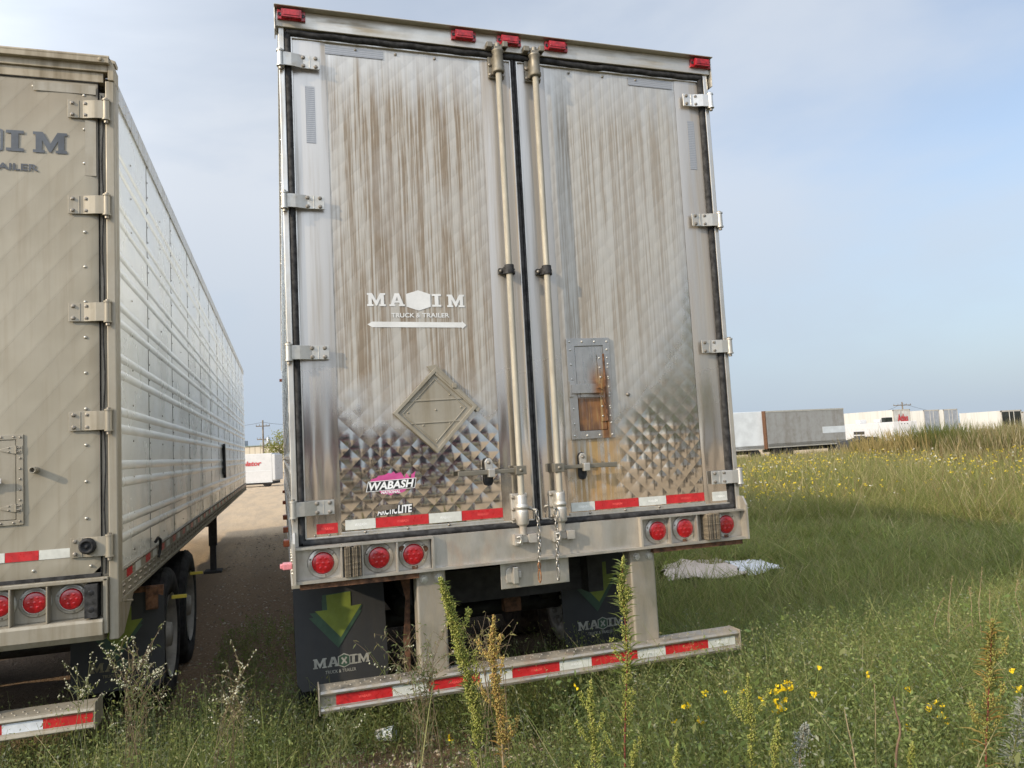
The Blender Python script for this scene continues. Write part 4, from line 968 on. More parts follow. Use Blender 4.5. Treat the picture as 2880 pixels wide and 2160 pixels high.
for k in range(46):
    for j in range(2): m.dome((-3.33+k*.05+j*.025, YL-.01+j*.04, .5508+j*.001), (0, 0, 1), .007, .004, 6)
m.build('guard_bar', M['cream'], ug, .003, 3)
m = MB(); m.box(-.972, -.966, YL-.062, YL+.105, .444, .575); m.build('end_plate', M['cream'], ug, .002)
for x in (-2.78, -1.71): m = MB(); m.box(x, x+.16, YL-.01, YL+.09, .56, .864); m.build('guard_post', M['cream'], ug, .01)
x = -.980
for k in range(11):
    w = .221 if k % 2 == 0 else .176
    tape(ug, x-w, x-.001, .476, .523, YL-.0405, M['tape_red'] if k % 2 == 0 else M['tape_silver']); x -= w
flap(T2, -1.335, -.795, YL+1.02, .93, .335, .15, 0, True, True, M['flap_print_dim']); flap(T2, -3.45, -2.91, YL+1.02, .93, .335, .15, 0, True, True, M['flap_print_dim'])
m = MB(); m.box(-1.34, -.80, YL+1.02, YL+1.05, .90, .965); m.box(-1.30, -1.24, YL+.99, YL+1.02, .84, .96); m.box(-.90, -.83, YL+.99, YL+1.02, .82, .96); m.build('flap_bracket', M['rusty'], T2)
for y in (2.30, 3.50):
    for s, x in ((1, -.985), (1, -1.30), (-1, -3.345), (-1, -3.03)): wheel(T2, x, y, s, x in (-.985, -3.345), M['tyre'])
    m = MB(); m.tube([(-3.3, y, .50), (-1.0, y, .50)], .065, 12); m.box(-2.75, -2.6, y-.25, y+.25, .60, .70); m.box(-1.75, -1.6, y-.25, y+.25, .60, .70); m.build('axle', M['chassis'], T2)
    m = MB(); m.box(-.86, -.755, y-.012, y+.012, .735, .758); m.build('wheel_tab', M['yellow'], T2)
m = MB(); m.box(-2.75, -2.65, .9, 5, .72, .99); m.box(-1.7, -1.6, .9, 5, .72, .99); m.build('suspension_frame', M['chassis'], T2)
landing(T2, -1.12, 8.9); landing(T2, -3.2, 8.9); m = MB(); m.tube([(-3.2, 8.9, .75), (-1.12, 8.9, .75)], .03, 8); m.box(-1.60, -1.15, 8.87, 8.93, .82, .90); m.build('cross_shaft', M['chassis'], T2)
m = MB(); m.tube([(XR+.0, 1.62, 1.23), (XR+.02, 1.60, 1.26), (XR+.025, 1.66, 1.24), (XR+.012, 1.74, 1.17), (XR+.005, 1.70, 1.12)], .010, 8); m.build('rubber_hook', M['rubber'], T2)
m = MB(); m.tube([(XR+.004, 7.78, 1.98), (XR+.008, 7.85, 1.80), (XR+.006, 7.80, 1.55)], .022, 6); m.tube([(XR+.004, 7.96, 2.0), (XR+.008, 7.92, 1.78), (XR+.006, 8.0, 1.5)], .022, 6); m.build('scrape_mark', M['rubber'], T2)

# ------------------------------------------------------------------ far trailers, vans and poles
def ydir(px, py):
    d = AX_F+AX_R*(px-1440)/FPX-AX_U*(py-1080)/FPX; return d/d[1]
def jointed():
    m = Mat('jointed white trailer skin'); o = m.xyz(); j = m.rng(m.ma('FRACT', m.ma('MULTIPLY', m.ma('ADD', o[0], o[1]), .8)), .02, .06); k = m.rng(m.ma('FRACT', m.ma('MULTIPLY', o[2], 2.6)), .03, .10)  # plain white skin colour with darker panel joints and dull streaks
    c = m.mix(m.rng(m.noise(1.0, 4, .6, m.scale((1.5, 1.5, .15))), .4, .7, 0, .5), (0.47, 0.47, 0.445), (0.37, 0.36, 0.325)); c = m.mix(m.ma('MULTIPLY', j, m.rng(k, 0, 1, .86, 1)), (0.36, 0.36, 0.34), c)
    return m.done(m.pbr(c, .5))
BM = {'white': jointed(), 'grey': dirty_metal('weathered grey panel', (0.40, 0.40, 0.39), 0.5, (0.27, 0.25, 0.22), 0.8, metal=0.2, streak=(1.3, 1.3, .12)),
      'bluewhite': simple('chalky white panel', (0.60, 0.63, 0.65), 0.6, 0, 0.06, 1.5), 'dark': simple('dark mirror doors', (0.05, 0.055, 0.045), 0.15, 0.6, 0.2, 2),
      'sill': simple('pale sill', (0.42, 0.40, 0.35), 0.6), 'glass': simple('dark window', (0.02, 0.022, 0.025), 0.1), 'red': simple('red letters', (0.42, 0.035, 0.04), 0.5),
      'greydoor': simple('grey steel doors', (0.36, 0.39, 0.43), 0.45, 0.4, 0.08, 2), 'vanwhite': simple('white van body', (0.50, 0.51, 0.52), 0.35, 0, 0.03, 2)}
def far_trailer(pxl, pxr, pyl, label, doormat, length=14.6, w=2.6, extra=None):
    "trailer standing parallel to the near ones, rear end spanning pxl..pxr"
    a, b = ydir(pxl, pyl), ydir(pxr, pyl); Y = w/(b[0]-a[0])
    A = CAM+a*Y; x0, y0, zt = A[0], A[1], A[2]; x1 = x0+w; zb = zt-2.95
    T = thing('box_trailer', label, 'trailer', (x0+w/2, y0, zb-1.1), 'box trailers parked along the far edge of the field')
    m = MB(); m.box(x0, x1, y0+.06, y0+length, zb, zt); m.build('body', BM['white'], T)
    m = MB(); m.box(x0-.02, x1+.02, y0-.02, y0+.06, zt-.12, zt+.02); m.box(x0-.02, x0+.08, y0-.02, y0+.06, zb, zt); m.box(x1-.08, x1+.02, y0-.02, y0+.06, zb, zt); m.box(x0, x1, y0-.02, y0+.06, zb-.2, zb+.04); m.build('rear_frame', BM['sill'], T)
    for xa, xb in ((x0+.08, x0+w/2-.01), (x0+w/2+.01, x1-.08)):
        m = MB(); m.box(xa, xb, y0, y0+.05, zb+.04, zt-.12); d = m.build('door', doormat, T)
        m = MB(); xr = xb-.28 if xa < x0+.2 else xa+.28
        m.tube([(xr, y0-.03, zb), (xr, y0-.03, zt-.1)], .03, 8); m.build('lock_rod', BM['white'], d)
    m = MB(); m.box(x0, x1, y0+.5, y0+length, zb-.18, zb); m.build('rail', BM['sill'], T)
    for yy in (1.8, 3.1):
        for s, xc in ((-1, x0+.2), (1, x1-.2)):
            q = MB(); q.lathe((xc, y0+yy, zb-.6), (s, 0, 0), [(.0001, .15), (.25, .13), (.3, .16), (.48, .16), (.5, .1), (.5, -.16), (.0001, -.16)], 20); q.build('wheel', M['tyre'], T)
    if extra: extra(T, x0, x1, y0, zb, zt)
    return T
def gp(x, y): return 2040+x*.3797, 1080+y*.3797
def atlas(T, x0, x1, y0, zb, zt):
    m = MB(); put_text(m, 'Atlas', (x0+.55, y0-.075, zt-1.48), (1, 0, 0), (0, 0, 1), 1.62, .95, .035, 0); m.build('lettering', BM['red'], T)
    m = MB(); put_text(m, 'G&B', (x0+1.75, y0-.075, zt-1.78), (1, 0, 0), (0, 0, 1), .6, .2, .02, 0); m.build('lettering', BM['glass'], T)
far_trailer(*[gp(1240, 0)[0], gp(1365, 0)[0]], gp(0, 192)[1], 'far white box trailer whose pale rear doors carry red lettering under the power pole', simple('pale doors', (0.50, 0.50, 0.47), 0.5, 0.1, 0.1, 2), 22, extra=atlas)
far_trailer(gp(1468, 0)[0], gp(1582, 0)[0], gp(0, 195)[1], 'far box trailer with plain grey doors just right of the red lettered trailer', BM['greydoor'])
far_trailer(gp(1613, 0)[0], gp(1716, 0)[0], gp(0, 189)[1], 'far narrow box trailer with blue grey doors behind the green reed clump', BM['greydoor'])
far_trailer(gp(2040, 0)[0], gp(2190, 0)[0], gp(0, 198)[1], 'far long white trailer with dark mirror doors near the right edge', BM['dark'], 4.6)
far_trailer(gp(2196, 0)[0], gp(2322, 0)[0], gp(0, 205)[1], 'far white trailer cut off by the right edge beside the dark doored one', BM['white'], 4.5)
def side_box(name, label, cat, p0, p1, h, depth, mats, extra=None, lift=1.1, group=None):
    "box whose long side faces us from p0 to p1 (points at its lower corners)"
    p0, p1 = np.array(p0), np.array(p1); L_ = float(np.linalg.norm((p1-p0)[:2])); u = (p1-p0)[:2]/L_; v = np.array([-u[1], u[0]])
    zb = (p0[2]+p1[2])/2; T = thing(name, label, cat, (p0[0], p0[1], zb-lift), group)
    m = MB(); m.obox(p0, u, v, L_, depth, zb, zb+h); m.build('body', mats[0], T, .03)
    if extra: extra(T, p0, u, v, L_, zb, zb+h)
    return T
def under(T, p0, u, v, L_, zb, zt, back=1.6):
    m = MB(); m.obox(p0+0, u, v, L_, .06, zb-.04, zb+.28); m.build('rail', BM['sill'], T)
    m = MB(); m.obox((p0[0]+v[0]*.5, p0[1]+v[1]*.5), u, v, L_*.96, .15, zb-.35, zb-.04); m.build('chassis_beam', M['chassis'], T)
    for t in (.12, .26, .86):
        q = MB(); c = (p0[0]+u[0]*L_*t+v[0]*.25, p0[1]+u[1]*L_*t+v[1]*.25, zb-.45); q.lathe(c, (-v[0], -v[1], 0), [(.0001, .13), (.2, .12), (.28, .15), (.46, .15), (.48, .1), (.48, -.15), (.0001, -.15)], 20); q.build('wheel', M['tyre'], T)
def gx(T, p0, u, v, L_, zb, zt):
    under(T, p0, u, v, L_, zb, zt)
    m = MB(); e = .07
    m.obox(p0-np.array([u[0]*e, u[1]*e, 0]), u, v, e, .5, zb-.1, zt+.02); m.build('rusty_post', M['rusty'], T)
    m = MB(); m.obox(p0-np.array([v[0]*.02, v[1]*.02, 0]), u, v, L_, .05, zt-.10, zt+.015); m.build('top_rail', BM['sill'], T)
    m = MB(); o = p0+np.array([u[0]*L_*.70-v[0]*.01, u[1]*L_*.70-v[1]*.01, 0]); m.obox(o, u, v, L_*.30, .02, zb+.85, zb+1.35); m.build('repaint_patch', BM['bluewhite'], T)
side_box('truck_box', 'grey weathered box trailer seen side on beyond the field with a rusty left post', 'trailer', PX(*gp(318, 470), 55), PX(*gp(897, 437), 58), 2.72, 2.5, [BM['grey']], gx, group='box trailers parked along the far edge of the field')
pr_ = PX(*gp(296, 486), 55.3); pl_ = PX(*gp(-200, 508), 53.6)
side_box('truck_box', 'chalky white box trailer half hidden by the near trailer, left of the grey one', 'trailer', pl_, pr_, 2.82, 2.5, [BM['bluewhite']], under, group='box trailers parked along the far edge of the field')
def rvx(T, p0, u, v, L_, zb, zt):
    def side(a, b, z0, z1, nm, mt, e=.012):
        m = MB(); m.obox((p0[0]+u[0]*a-v[0]*e, p0[1]+u[1]*a-v[1]*e), u, v, b-a, .03, z0, z1); return m.build(nm, mt, T)
    L0 = L_; f = lambda q: L0*q
    for z0, z1 in ((.28, .43), (.49, .64)): side(f(.25), f(.465), zb+z0*2.2, zb+z1*2.2, 'window', BM['glass'])
    side(f(.83), f(.94), zb+.40*2.2, zb+.60*2.2, 'window', BM['sill'])
    for q, w_, h_, mt in ((.16, .9, .42, 'vanwhite'), (.52, 1.1, .35, 'vanwhite'), (.665, .75, .5, 'dark')):
        m = MB(); m.obox((p0[0]+u[0]*f(q)+v[0]*.8, p0[1]+u[1]*f(q)+v[1]*.8), u, v, w_, .8, zt, zt+h_); m.build('roof_unit', BM[mt], T, .06)
    m = MB(); e = p0+np.array([u[0]*L_, u[1]*L_, 0])
    for k in range(3): m.dome((e[0]+v[0]*(.9+k*.3)+u[0]*.01, e[1]+v[1]*(.9+k*.3)+u[1]*.01, zt-.25), (u[0], u[1], 0), .05, .03, 8)
    m.build('clearance_lamp', BM['glass'], T)
    m = MB(); m.obox((p0[0]-v[0]*.01, p0[1]-v[1]*.01), u, v, L_, .03, zb+.62, zb+.66); m.build('trim_strip', BM['sill'], T)
    for t in (.4, .5):
        q = MB(); c = (p0[0]+u[0]*L_*t+v[0]*.2, p0[1]+u[1]*L_*t+v[1]*.2, zb-.1); q.lathe(c, (-v[0], -v[1], 0), [(.0001, .1), (.36, .1), (.36, -.1), (.0001, -.1)], 16); q.build('wheel', M['tyre'], T)
side_box('travel_trailer', 'low white camper with a dark split window and roof units before the far trailers', 'camper', PX(*gp(872, 455), 84), PX(*gp(1257, 440), 74), 2.25, 2.5, [BM['vanwhite']], rvx, .6)
# utility poles
MW = simple('grey pole wood', (0.17, 0.145, 0.115), 0.9, 0, 0.25, 3)
def pole(px, ptop, pbase, D, label, arms, transf):
    t, b_ = PX(px, ptop, D), PX(px, pbase, D); T = thing('utility_pole', label, 'utility pole', (t[0], t[1], b_[2]))
    m = MB(); m.tube([(t[0], t[1], b_[2]-3), (t[0], t[1], t[2])], [.17, .11], 10); m.build('post', MW, T)
    for dz, w_ in arms:
        m = MB(); m.box(t[0]-w_, t[0]+w_, t[1]-.07, t[1]+.07, t[2]-dz-.07, t[2]-dz+.07)
        for k in (-1, -.5, .5, 1): m.tube([(t[0]+k*w_*.95, t[1], t[2]-dz+.05), (t[0]+k*w_*.95, t[1], t[2]-dz+.32)], [.05, .03], 6)
        m.build('cross_arm', MW, T)
    if transf:
        m = MB(); m.lathe((t[0]+.75, t[1]-.2, t[2]-3.6), (0, 0, 1), [(.0001, 0), (.28, 0), (.30, .1), (.30, .9), (.2, 1.0), (.0001, 1.05)], 14); m.box(t[0]+.1, t[0]+.6, t[1]-.1, t[1]+.05, t[2]-3.2, t[2]-3.0); m.build('transformer', BM['greydoor'], T)
    return t
def wire(p, q, sag, label):
    pts = [(p[0]+(q[0]-p[0])*k/16, p[1]+(q[1]-p[1])*k/16, p[2]+(q[2]-p[2])*k/16-sag*4*(k/16)*(1-k/16)) for k in range(17)]
    m = MB(); m.tube(pts, .022, 5); o = m.build('power_line', M['rubber_grey'], None); tag(o, label, 'wire', 'thin power lines against the sky')
pt = pole(gp(1308, 0)[0], gp(0, 133)[1], gp(0, 300)[1], 135, 'wooden utility pole with two cross arms rising behind the red lettered trailer', ((.6, 2.0), (2.1, 2.2)), False)
wire(pt-[0, 0, .3], PX(*gp(600, 222), 150), 2.0, 'power line running left from the pole behind the red lettered trailer')
wire(pt-[0, 0, .3], PX(*gp(2700, 200), 150), 2.5, 'power line running right from the pole behind the red lettered trailer')
def np_(x, y): return 640+x*.3013, 1120+y*.3013
pt = pole(np_(328, 0)[0], np_(0, 205)[1], np_(0, 515)[1], 112, 'wooden utility pole with a grey transformer seen between the two trailers', ((.9, 1.0), (2.9, .9)), True)
wire(pt-[0, 0, .3], PX(np_(-300, 215)[0], np_(0, 235)[1], 125), .6, 'power line running left from the pole between the trailers')
wire(pt-[0, 0, .3], PX(np_(900, 210)[0], np_(0, 195)[1], 125), .6, 'power line running right from the pole between the trailers')
# courier van, shed and tree seen through the gap
a, b_ = PX(*np_(60, 786), 60), PX(*np_(420, 786), 60)
def vanx(T, p0, u, v, L_, zb, zt):
    e = .03
    m = MB(); o = (p0[0]+u[0]*.2-v[0]*e, p0[1]+u[1]*.2-v[1]*e, zt-.92); put_text(m, 'Purolator', (p0[0]+u[0]*(L_-3.35)-v[0]*e, p0[1]+u[1]*(L_-3.35)-v[1]*e, zt-.95), (u[0], u[1], 0), (0, 0, 1), 2.45, .37, .03, .25); m.build('lettering', BM['red'], T)
    m = MB(); m.obox((p0[0]-v[0]*.02, p0[1]-v[1]*.02), u, v, L_*.97, .04, zb+.88, zb+.92); m.obox((p0[0]-v[0]*.02, p0[1]-v[1]*.02), u, v, L_, .04, zb-.05, zb); m.build('trim_strip', BM['bluewhite'], T)
    m = MB(); o = p0+np.array([u[0]*L_, u[1]*L_, 0]); m.obox((o[0], o[1]), u, v, .25, 2.0, zb+.1, zt-.1); m.build('rear_cap', BM['vanwhite'], T, .05)
    m = MB(); m.obox((p0[0]+v[0]*.1, p0[1]+v[1]*.1), u, v, L_, 1.9, zb-.2, zb); m.build('chassis_beam', M['chassis'], T)
    for t in (.08, .84):
        q = MB(); c = (p0[0]+u[0]*L_*t+v[0]*.25, p0[1]+u[1]*L_*t+v[1]*.25, zb-.06); q.lathe(c, (-v[0], -v[1], 0), [(.0001, .1), (.36, .1), (.38, .06), (.38, -.12), (.0001, -.12)], 16); q.build('wheel', M['tyre'], T)
side_box('step_van', 'white courier step van with red slanted lettering parked beyond the gap between the trailers', 'van', a, b_, 2.30, 2.1, [BM['vanwhite']], vanx, .5)
a, b_ = PX(*np_(-500, 540), 118), PX(*np_(700, 540), 118)
def shed():
    m = Mat('tan ribbed siding'); o = m.xyz(); r = m.rng(m.ma('FRACT', m.ma('MULTIPLY', o[0], 1.2)), 0.1, 0.3)
    return m.done(m.pbr(m.mix(r, (0.30, 0.27, 0.21), (0.46, 0.42, 0.34)), 0.6, 0, m.bump(r, 0.6, 0.05)))
def shedx(T, p0, u, v, L_, zb, zt):
    m = MB(); m.obox((p0[0]-v[0]*.2, p0[1]-v[1]*.2), u, v, L_, 12.4, zt, zt+.12); m.build('roof', simple('grey green roof edge', (0.17, 0.22, 0.20), 0.6), T)
    m = MB()
    for q, w_, h_ in ((.46, .8, 1.3), (.62, 2.6, .8)): m.obox((p0[0]+u[0]*L_*q+v[0]*3, p0[1]+u[1]*L_*q+v[1]*3), u, v, w_, 1.6, zt+.12, zt+.12+h_*.7)
    m.build('roof_unit', BM['greydoor'], T)
side_box('shed', 'long tan metal sided building with a grey roof edge behind the courier van', 'building', a-[0, 0, 3], b_-[0, 0, 3], 3+1.42, 12, [shed()], shedx, 0)
def leaf_mat(name, transl=0.48, rough=0.55):
    m = Mat(name); a = m.n('ShaderNodeAttribute', attribute_name='tint'); c = a.outputs['Color']
    d = m.pbr(c, rough, 0, None, 0.25); t = m.n('ShaderNodeBsdfTranslucent'); m.put(t.inputs[0], m.mix(0.45, c, (0.42, 0.46, 0.10)))
    return m.done(m.mixs(transl, d, t.outputs[0]))
M['leaf'] = leaf_mat('leaf and blade'); M['petal'] = leaf_mat('petals', 0.2)
def big_mesh(name, v, faces, tint, mat, parent=None):
    "faces: list of (k, m) int arrays with k corners each; tint per vertex"
    me = bpy.data.meshes.new(name); v = np.ascontiguousarray(v, np.float32)
    me.vertices.add(len(v)); me.vertices.foreach_set('co', v.ravel())
    loops = np.concatenate([f.ravel() for f in faces]).astype(np.int32); tot = np.concatenate([np.full(len(f), f.shape[1]) for f in faces]).astype(np.int32)
    me.loops.add(len(loops)); me.loops.foreach_set('vertex_index', loops); me.polygons.add(len(tot))
    me.polygons.foreach_set('loop_start', np.concatenate([[0], np.cumsum(tot)[:-1]]).astype(np.int32)); me.polygons.foreach_set('loop_total', tot)
    me.update(calc_edges=True)
    at = me.attributes.new('tint', 'FLOAT_COLOR', 'POINT'); c = np.ones((len(v), 4), np.float32); c[:, :3] = tint; at.data.foreach_set('color', c.ravel())
    me.materials.append(mat); o = bpy.data.objects.new(name, me); COL.objects.link(o)
    if parent is not None: adopt(o, parent)
    return o
def leaves(c, n, size, asp, tint, jitter=0.25, up=0.4):
    "rhombic leaves at points c (N,3)"
    N = len(c); d = rng.normal(size=(N, 3)); d[:, 2] = np.abs(d[:, 2])*up+0.05; d /= np.linalg.norm(d, axis=1)[:, None]
    s = np.cross(d, rng.normal(size=(N, 3))); s /= np.linalg.norm(s, axis=1)[:, None]
    L_ = (size*(0.6+0.8*rng.random(N)))[:, None]; w = L_*asp
    nrm = np.cross(d, s)
    v = np.stack([c, c+d*L_*.5+s*w*.5+nrm*L_*.08, c+d*L_, c+d*L_*.5-s*w*.5+nrm*L_*.08], 1).reshape(-1, 3)
    t = tint*(1+jitter*(rng.random((N, 1))-.5)*2); t = np.repeat(t, 4, 0)
    return v, np.arange(4*N).reshape(-1, 4), t
def tree(name, label, x, y, z, h, r, n, size, col, group=None, cat='tree'):
    T = thing(name, label, cat, (x, y, z), group); m = MB()
    m.tube([(x, y, z-.3), (x+.1*r, y, z+h*.35), (x, y+.05*r, z+h*.7)], [h*.03, h*.022, h*.008], 8)
    for k in range(7):
        a = k*2.4; zz = z+h*(.3+.06*k); m.tube([(x+.05*r, y, zz), (x+.5*r*math.cos(a), y+.5*r*math.sin(a), zz+h*.15), (x+.85*r*math.cos(a), y+.85*r*math.sin(a), zz+h*.24)], [h*.013, h*.008, h*.003], 6)
    m.build('trunk', MW, T)
    k = 26; cc = rng.normal(size=(k, 3)); cc /= np.linalg.norm(cc, axis=1)[:, None]; cc *= (0.35+0.6*rng.random((k, 1))**.5)
    cen = np.array([x, y, z+h*.62]); cc = cen+cc*np.array([r, r, h*.36]); idx = rng.integers(0, k, n)
    p = cc[idx]+rng.normal(size=(n, 3))*r*.20
    ct = np.array(col)*(0.75+0.5*rng.random((k, 1)))
    v, f, t = leaves(p, n, np.full(n, size), .6, ct[idx]); big_mesh('crown', v, [f], t, M['leaf'], T)
    return T
p = PX(*np_(425, 520), 104); tree('poplar_tree', 'yellowing leafy tree beside the pole in the gap between the trailers', p[0]+.8, p[1], p[2]-3.5, 6.9, 1.9, 2000, .24, (.17, .17, .04))

# ------------------------------------------------------------------ litter: rugs, cup, bag
def cloth(name, label, cat, poly, mat, seed, hgt, cut=None):
    "crumpled sheet spread over a four cornered patch of ground"
    r = np.random.default_rng(seed); n = 46; P = [np.array(q, float) for q in poly]
    ph = r.random(12)*6.3; V = []
    for j in range(n+1):
        for i in range(n+1):
            u, t = i/n, j/n; q = (P[0]*(1-u)+P[1]*u)*(1-t)+(P[3]*(1-u)+P[2]*u)*t
            e = .05*math.sin(u*17+ph[0])+.035*math.sin(t*23+ph[1]); q = q+np.array([e*(.5-t), e*(u-.5)])
            z = 0
            for k in range(6): z += (1-abs(math.sin(u*(3+k*2.1)+t*(5-k*1.7)*(1 if k % 2 else -1)+ph[2+k])))**2.2/(1.6+k)
            z = z*hgt
            V.append((q[0], q[1], float(gz(q[0], q[1]))+.06+z))
    F = [(j*(n+1)+i, j*(n+1)+i+1, (j+1)*(n+1)+i+1, (j+1)*(n+1)+i) for j in range(n) for i in range(n)]
    m = MB(); m.add(V, F, 0, True); o = m.build(name, mat); s = o.modifiers.new('thick', 'SOLIDIFY'); s.thickness = .012
    return tag(o, label, cat)
def rug_mat():
    m = Mat('ribbed carpet back'); o = m.xyz(); w = m.ma('FRACT', m.ma('MULTIPLY', m.ma('ADD', o[0], o[1]), 26.0))
    c = m.mix(m.rng(w, .2, .5), (0.40, 0.325, 0.27), (0.56, 0.47, 0.40)); return m.done(m.pbr(c, .95, 0, m.bump(m.noise(60, 4), .4, .004), .1))
def GP(px, py):
    "ground point under a place of the photograph"
    d = ydir(px, py); lo, hi = .5, 400.0
    f = lambda Y: (CAM+d*Y)[2]-float(gz((CAM+d*Y)[0], (CAM+d*Y)[1]))
    for _ in range(60):
        mid = (lo+hi)/2
        if f(mid) > 0: lo = mid
        else: hi = mid
    return CAM+d*lo
q = [GP(1852, 1612), GP(1880, 1650), GP(2098, 1636), GP(2020, 1588)]
cloth('carpet_remnant', 'crumpled beige ribbed carpet piece lying in the grass right of the main trailer', 'carpet', [p[:2] for p in q], rug_mat(), 3, .055)
q = [GP(2050, 1600), GP(2105, 1638), GP(2205, 1616), GP(2140, 1590)]
cloth('white_sheet', 'flattened white sheet next to the beige carpet piece in the grass', 'sheet', [p[:2] for p in q], simple('white carpet back', (0.62, 0.61, 0.62), .9, 0, .06, 14, .3), 5, .04)
q = [GP(2838, 1470), GP(2880, 1474), GP(2930, 1462), GP(2890, 1440)]
cloth('white_sack', 'white crumpled sack lying in the grass at the right edge', 'sack', [p[:2] for p in q], simple('white sack', (0.62, 0.62, 0.64), .7, 0, .05, 14), 9, .16)
def paper_cup():
    p = GP(1082, 2088); T = thing('paper_cup', 'white and blue paper cup lying on bare dirt in front of the bumper bar', 'cup', tuple(p))
    ax = Vector((.80, -.42, .10)).normalized(); c0 = Vector((p[0], p[1], p[2]+.047))-ax*.05
    m = MB(); m.lathe(c0, ax, [(.0001, .004), (.030, .004), (.030, 0), (.043, .108), (.0455, .110), (.0455, .114), (.042, .113), (.029, .008)], 28)
    m.build('cup_body', cup_mat(), T)
    q = MB(); a = ax.orthogonal().normalized(); b = ax.cross(a)
    for ang, h0, h1, bend in ((225, .030, .085, .10), (240, .050, .062, .35), (252, .030, .055, -.2), (268, .045, .095, .06), (282, .030, .040, .4)):
        t0_ = math.radians(ang); pts = []
        for k in range(6):
            hh = h0+(h1-h0)*k/5; th = t0_+bend*math.sin(k*1.9); rr = .030+.013*hh/.108+.0005; pts.append(c0+ax*hh+(a*math.cos(th)+b*math.sin(th))*rr)
        q.tube(pts, .0010, 4)
    q.build('printed_marks', M['decal_slate'], T)
def cup_mat():
    m = Mat('printed paper cup'); o = m.xyz(); n = m.noise(14, 3); return m.done(m.pbr(m.mix(m.rng(n, .42, .56), (0.74, 0.76, 0.78), (0.60, 0.69, 0.77)), .5))
paper_cup()

# ------------------------------------------------------------------ grass and ground cover
def visible(P, mg=0.20):
    d = P-CAM; z = d@AX_F; x = (d@AX_R)/np.maximum(z, .01)*FPX/1440; y = (d@AX_U)/np.maximum(z, .01)*FPX/1080
    return (z > .3) & (np.abs(x) < 1+mg) & (y > -1-mg*2.5) & (y < .5)
def blades(P, h, w, tint, lean=0.45, curl=0.6, segs=3):
    N = len(P); a = rng.random(N)*2*PI; d = np.stack([np.cos(a), np.sin(a), np.zeros(N)], 1); ln = (lean*(0.25+rng.random(N)))[:, None]
    b = rng.random(N)*2*PI; s = np.stack([np.cos(b), np.sin(b), np.zeros(N)], 1)*w[:, None]*.5
    cu = (curl*rng.random(N))[:, None]; h_ = h[:, None]; up = np.array([0, 0, 1.0]); V = []
    for k in range(segs):
        t = k/segs; V += [P+d*h_*(ln*t+cu*t*t*.8)+up*h_*(t-.35*cu*t*t)+sg*s*(1-.55*t) for sg in (-1, 1)]
    t = 1.0; V.append(P+d*h_*(ln+cu*.8)+up*h_*(1-.35*cu))
    n = len(V); v = np.stack(V, 1).reshape(-1, 3); b0 = (np.arange(N)*n)[:, None]
    fq = np.concatenate([b0+np.array([2*k, 2*k+1, 2*k+3, 2*k+2]) for k in range(segs-1)]); ft = b0+np.array([2*segs-2, 2*segs-1, 2*segs])
    return v, fq, ft, np.repeat(tint, n, 0)
def patch(x, y, s, seed):
    return .5+.25*np.sin(x*s+seed)*np.cos(y*s*1.3-seed*2)+.25*np.sin(x*s*2.3-y*s*1.7+seed*3)
def pal(cols, wts, N):
    c = np.array(cols)[rng.choice(len(cols), N, p=np.array(wts)/sum(wts))]; return c*(0.75+.5*rng.random((N, 1)))
GREENS = [(.195, .230, .060), (.245, .262, .082), (.145, .185, .056), (.285, .262, .112)]
DRY = [(.26, .21, .09), (.20, .17, .065), (.31, .26, .14)]
def polar(n, r0, r1, a0, a1, p):
    u = rng.random(n)
    r = np.exp(np.log(r0)+u*np.log(r1/r0)) if p == 2 else (r0**(2-p)+u*(r1**(2-p)-r0**(2-p)))**(1/(2-p))
    a = a0+(a1-a0)*rng.random(n); return CAM[0]+r*np.sin(a), CAM[1]+r*np.cos(a), r
def stuff(name, label, parts, mat):
    off = 0; V, Q, T_, C_ = [], [], [], []
    for v, fq, ft, t in parts:
        V.append(v); C_.append(t)
        if fq is not None: Q.append(fq+off)
        if ft is not None: T_.append(ft+off)
        off += len(v)
    fs = ([np.concatenate(Q)] if Q else [])+([np.concatenate(T_)] if T_ else [])
    o = big_mesh(name, np.concatenate(V), fs, np.concatenate(C_), mat); o['kind'] = 'stuff'; o['label'] = label; return o
def tufts(cx, cy, r, nb, hh, ww, cols, wts, spread, lean, dryp, drycols, zoff=-.01):
    "clumps of blades fanning out of shared roots; one colour family and height per clump"
    n = len(cx); k = rng.integers(nb[0], nb[1], n); idx = np.repeat(np.arange(n), k); N = len(idx); rr = r[idx]
    off = rng.normal(size=(N, 2))*(spread*(rr/5)**.6)[:, None]; x, y = cx[idx]+off[:, 0], cy[idx]+off[:, 1]
    tc = pal(cols, wts, n); d = rng.random(n) < dryp; tc[d] = pal(drycols, [1]*len(drycols), d.sum()); tc *= (.55+.8*rng.random(n))[:, None]
    hc = (hh[0]+(hh[1]-hh[0])*rng.random(n)**1.4)
    t = tc[idx]*(.7+.6*rng.random((N, 1))); s = rng.random(N) < .06; t[s] = pal(drycols, [1]*len(drycols), s.sum())
    return blades(np.stack([x, y, gz(x, y)+zoff], 1), hc[idx]*(.55+.6*rng.random(N)), ww(rr)*(.6+.8*rng.random(N)), t, lean, .9)
def field(n, r0, r1, p, keepf):
    x, y, r = polar(n, r0, r1, .18, 1.04, p); k = visible(np.stack([x, y, gz(x, y)], 1)) & keepf(x, y); return x[k], y[k], r[k]
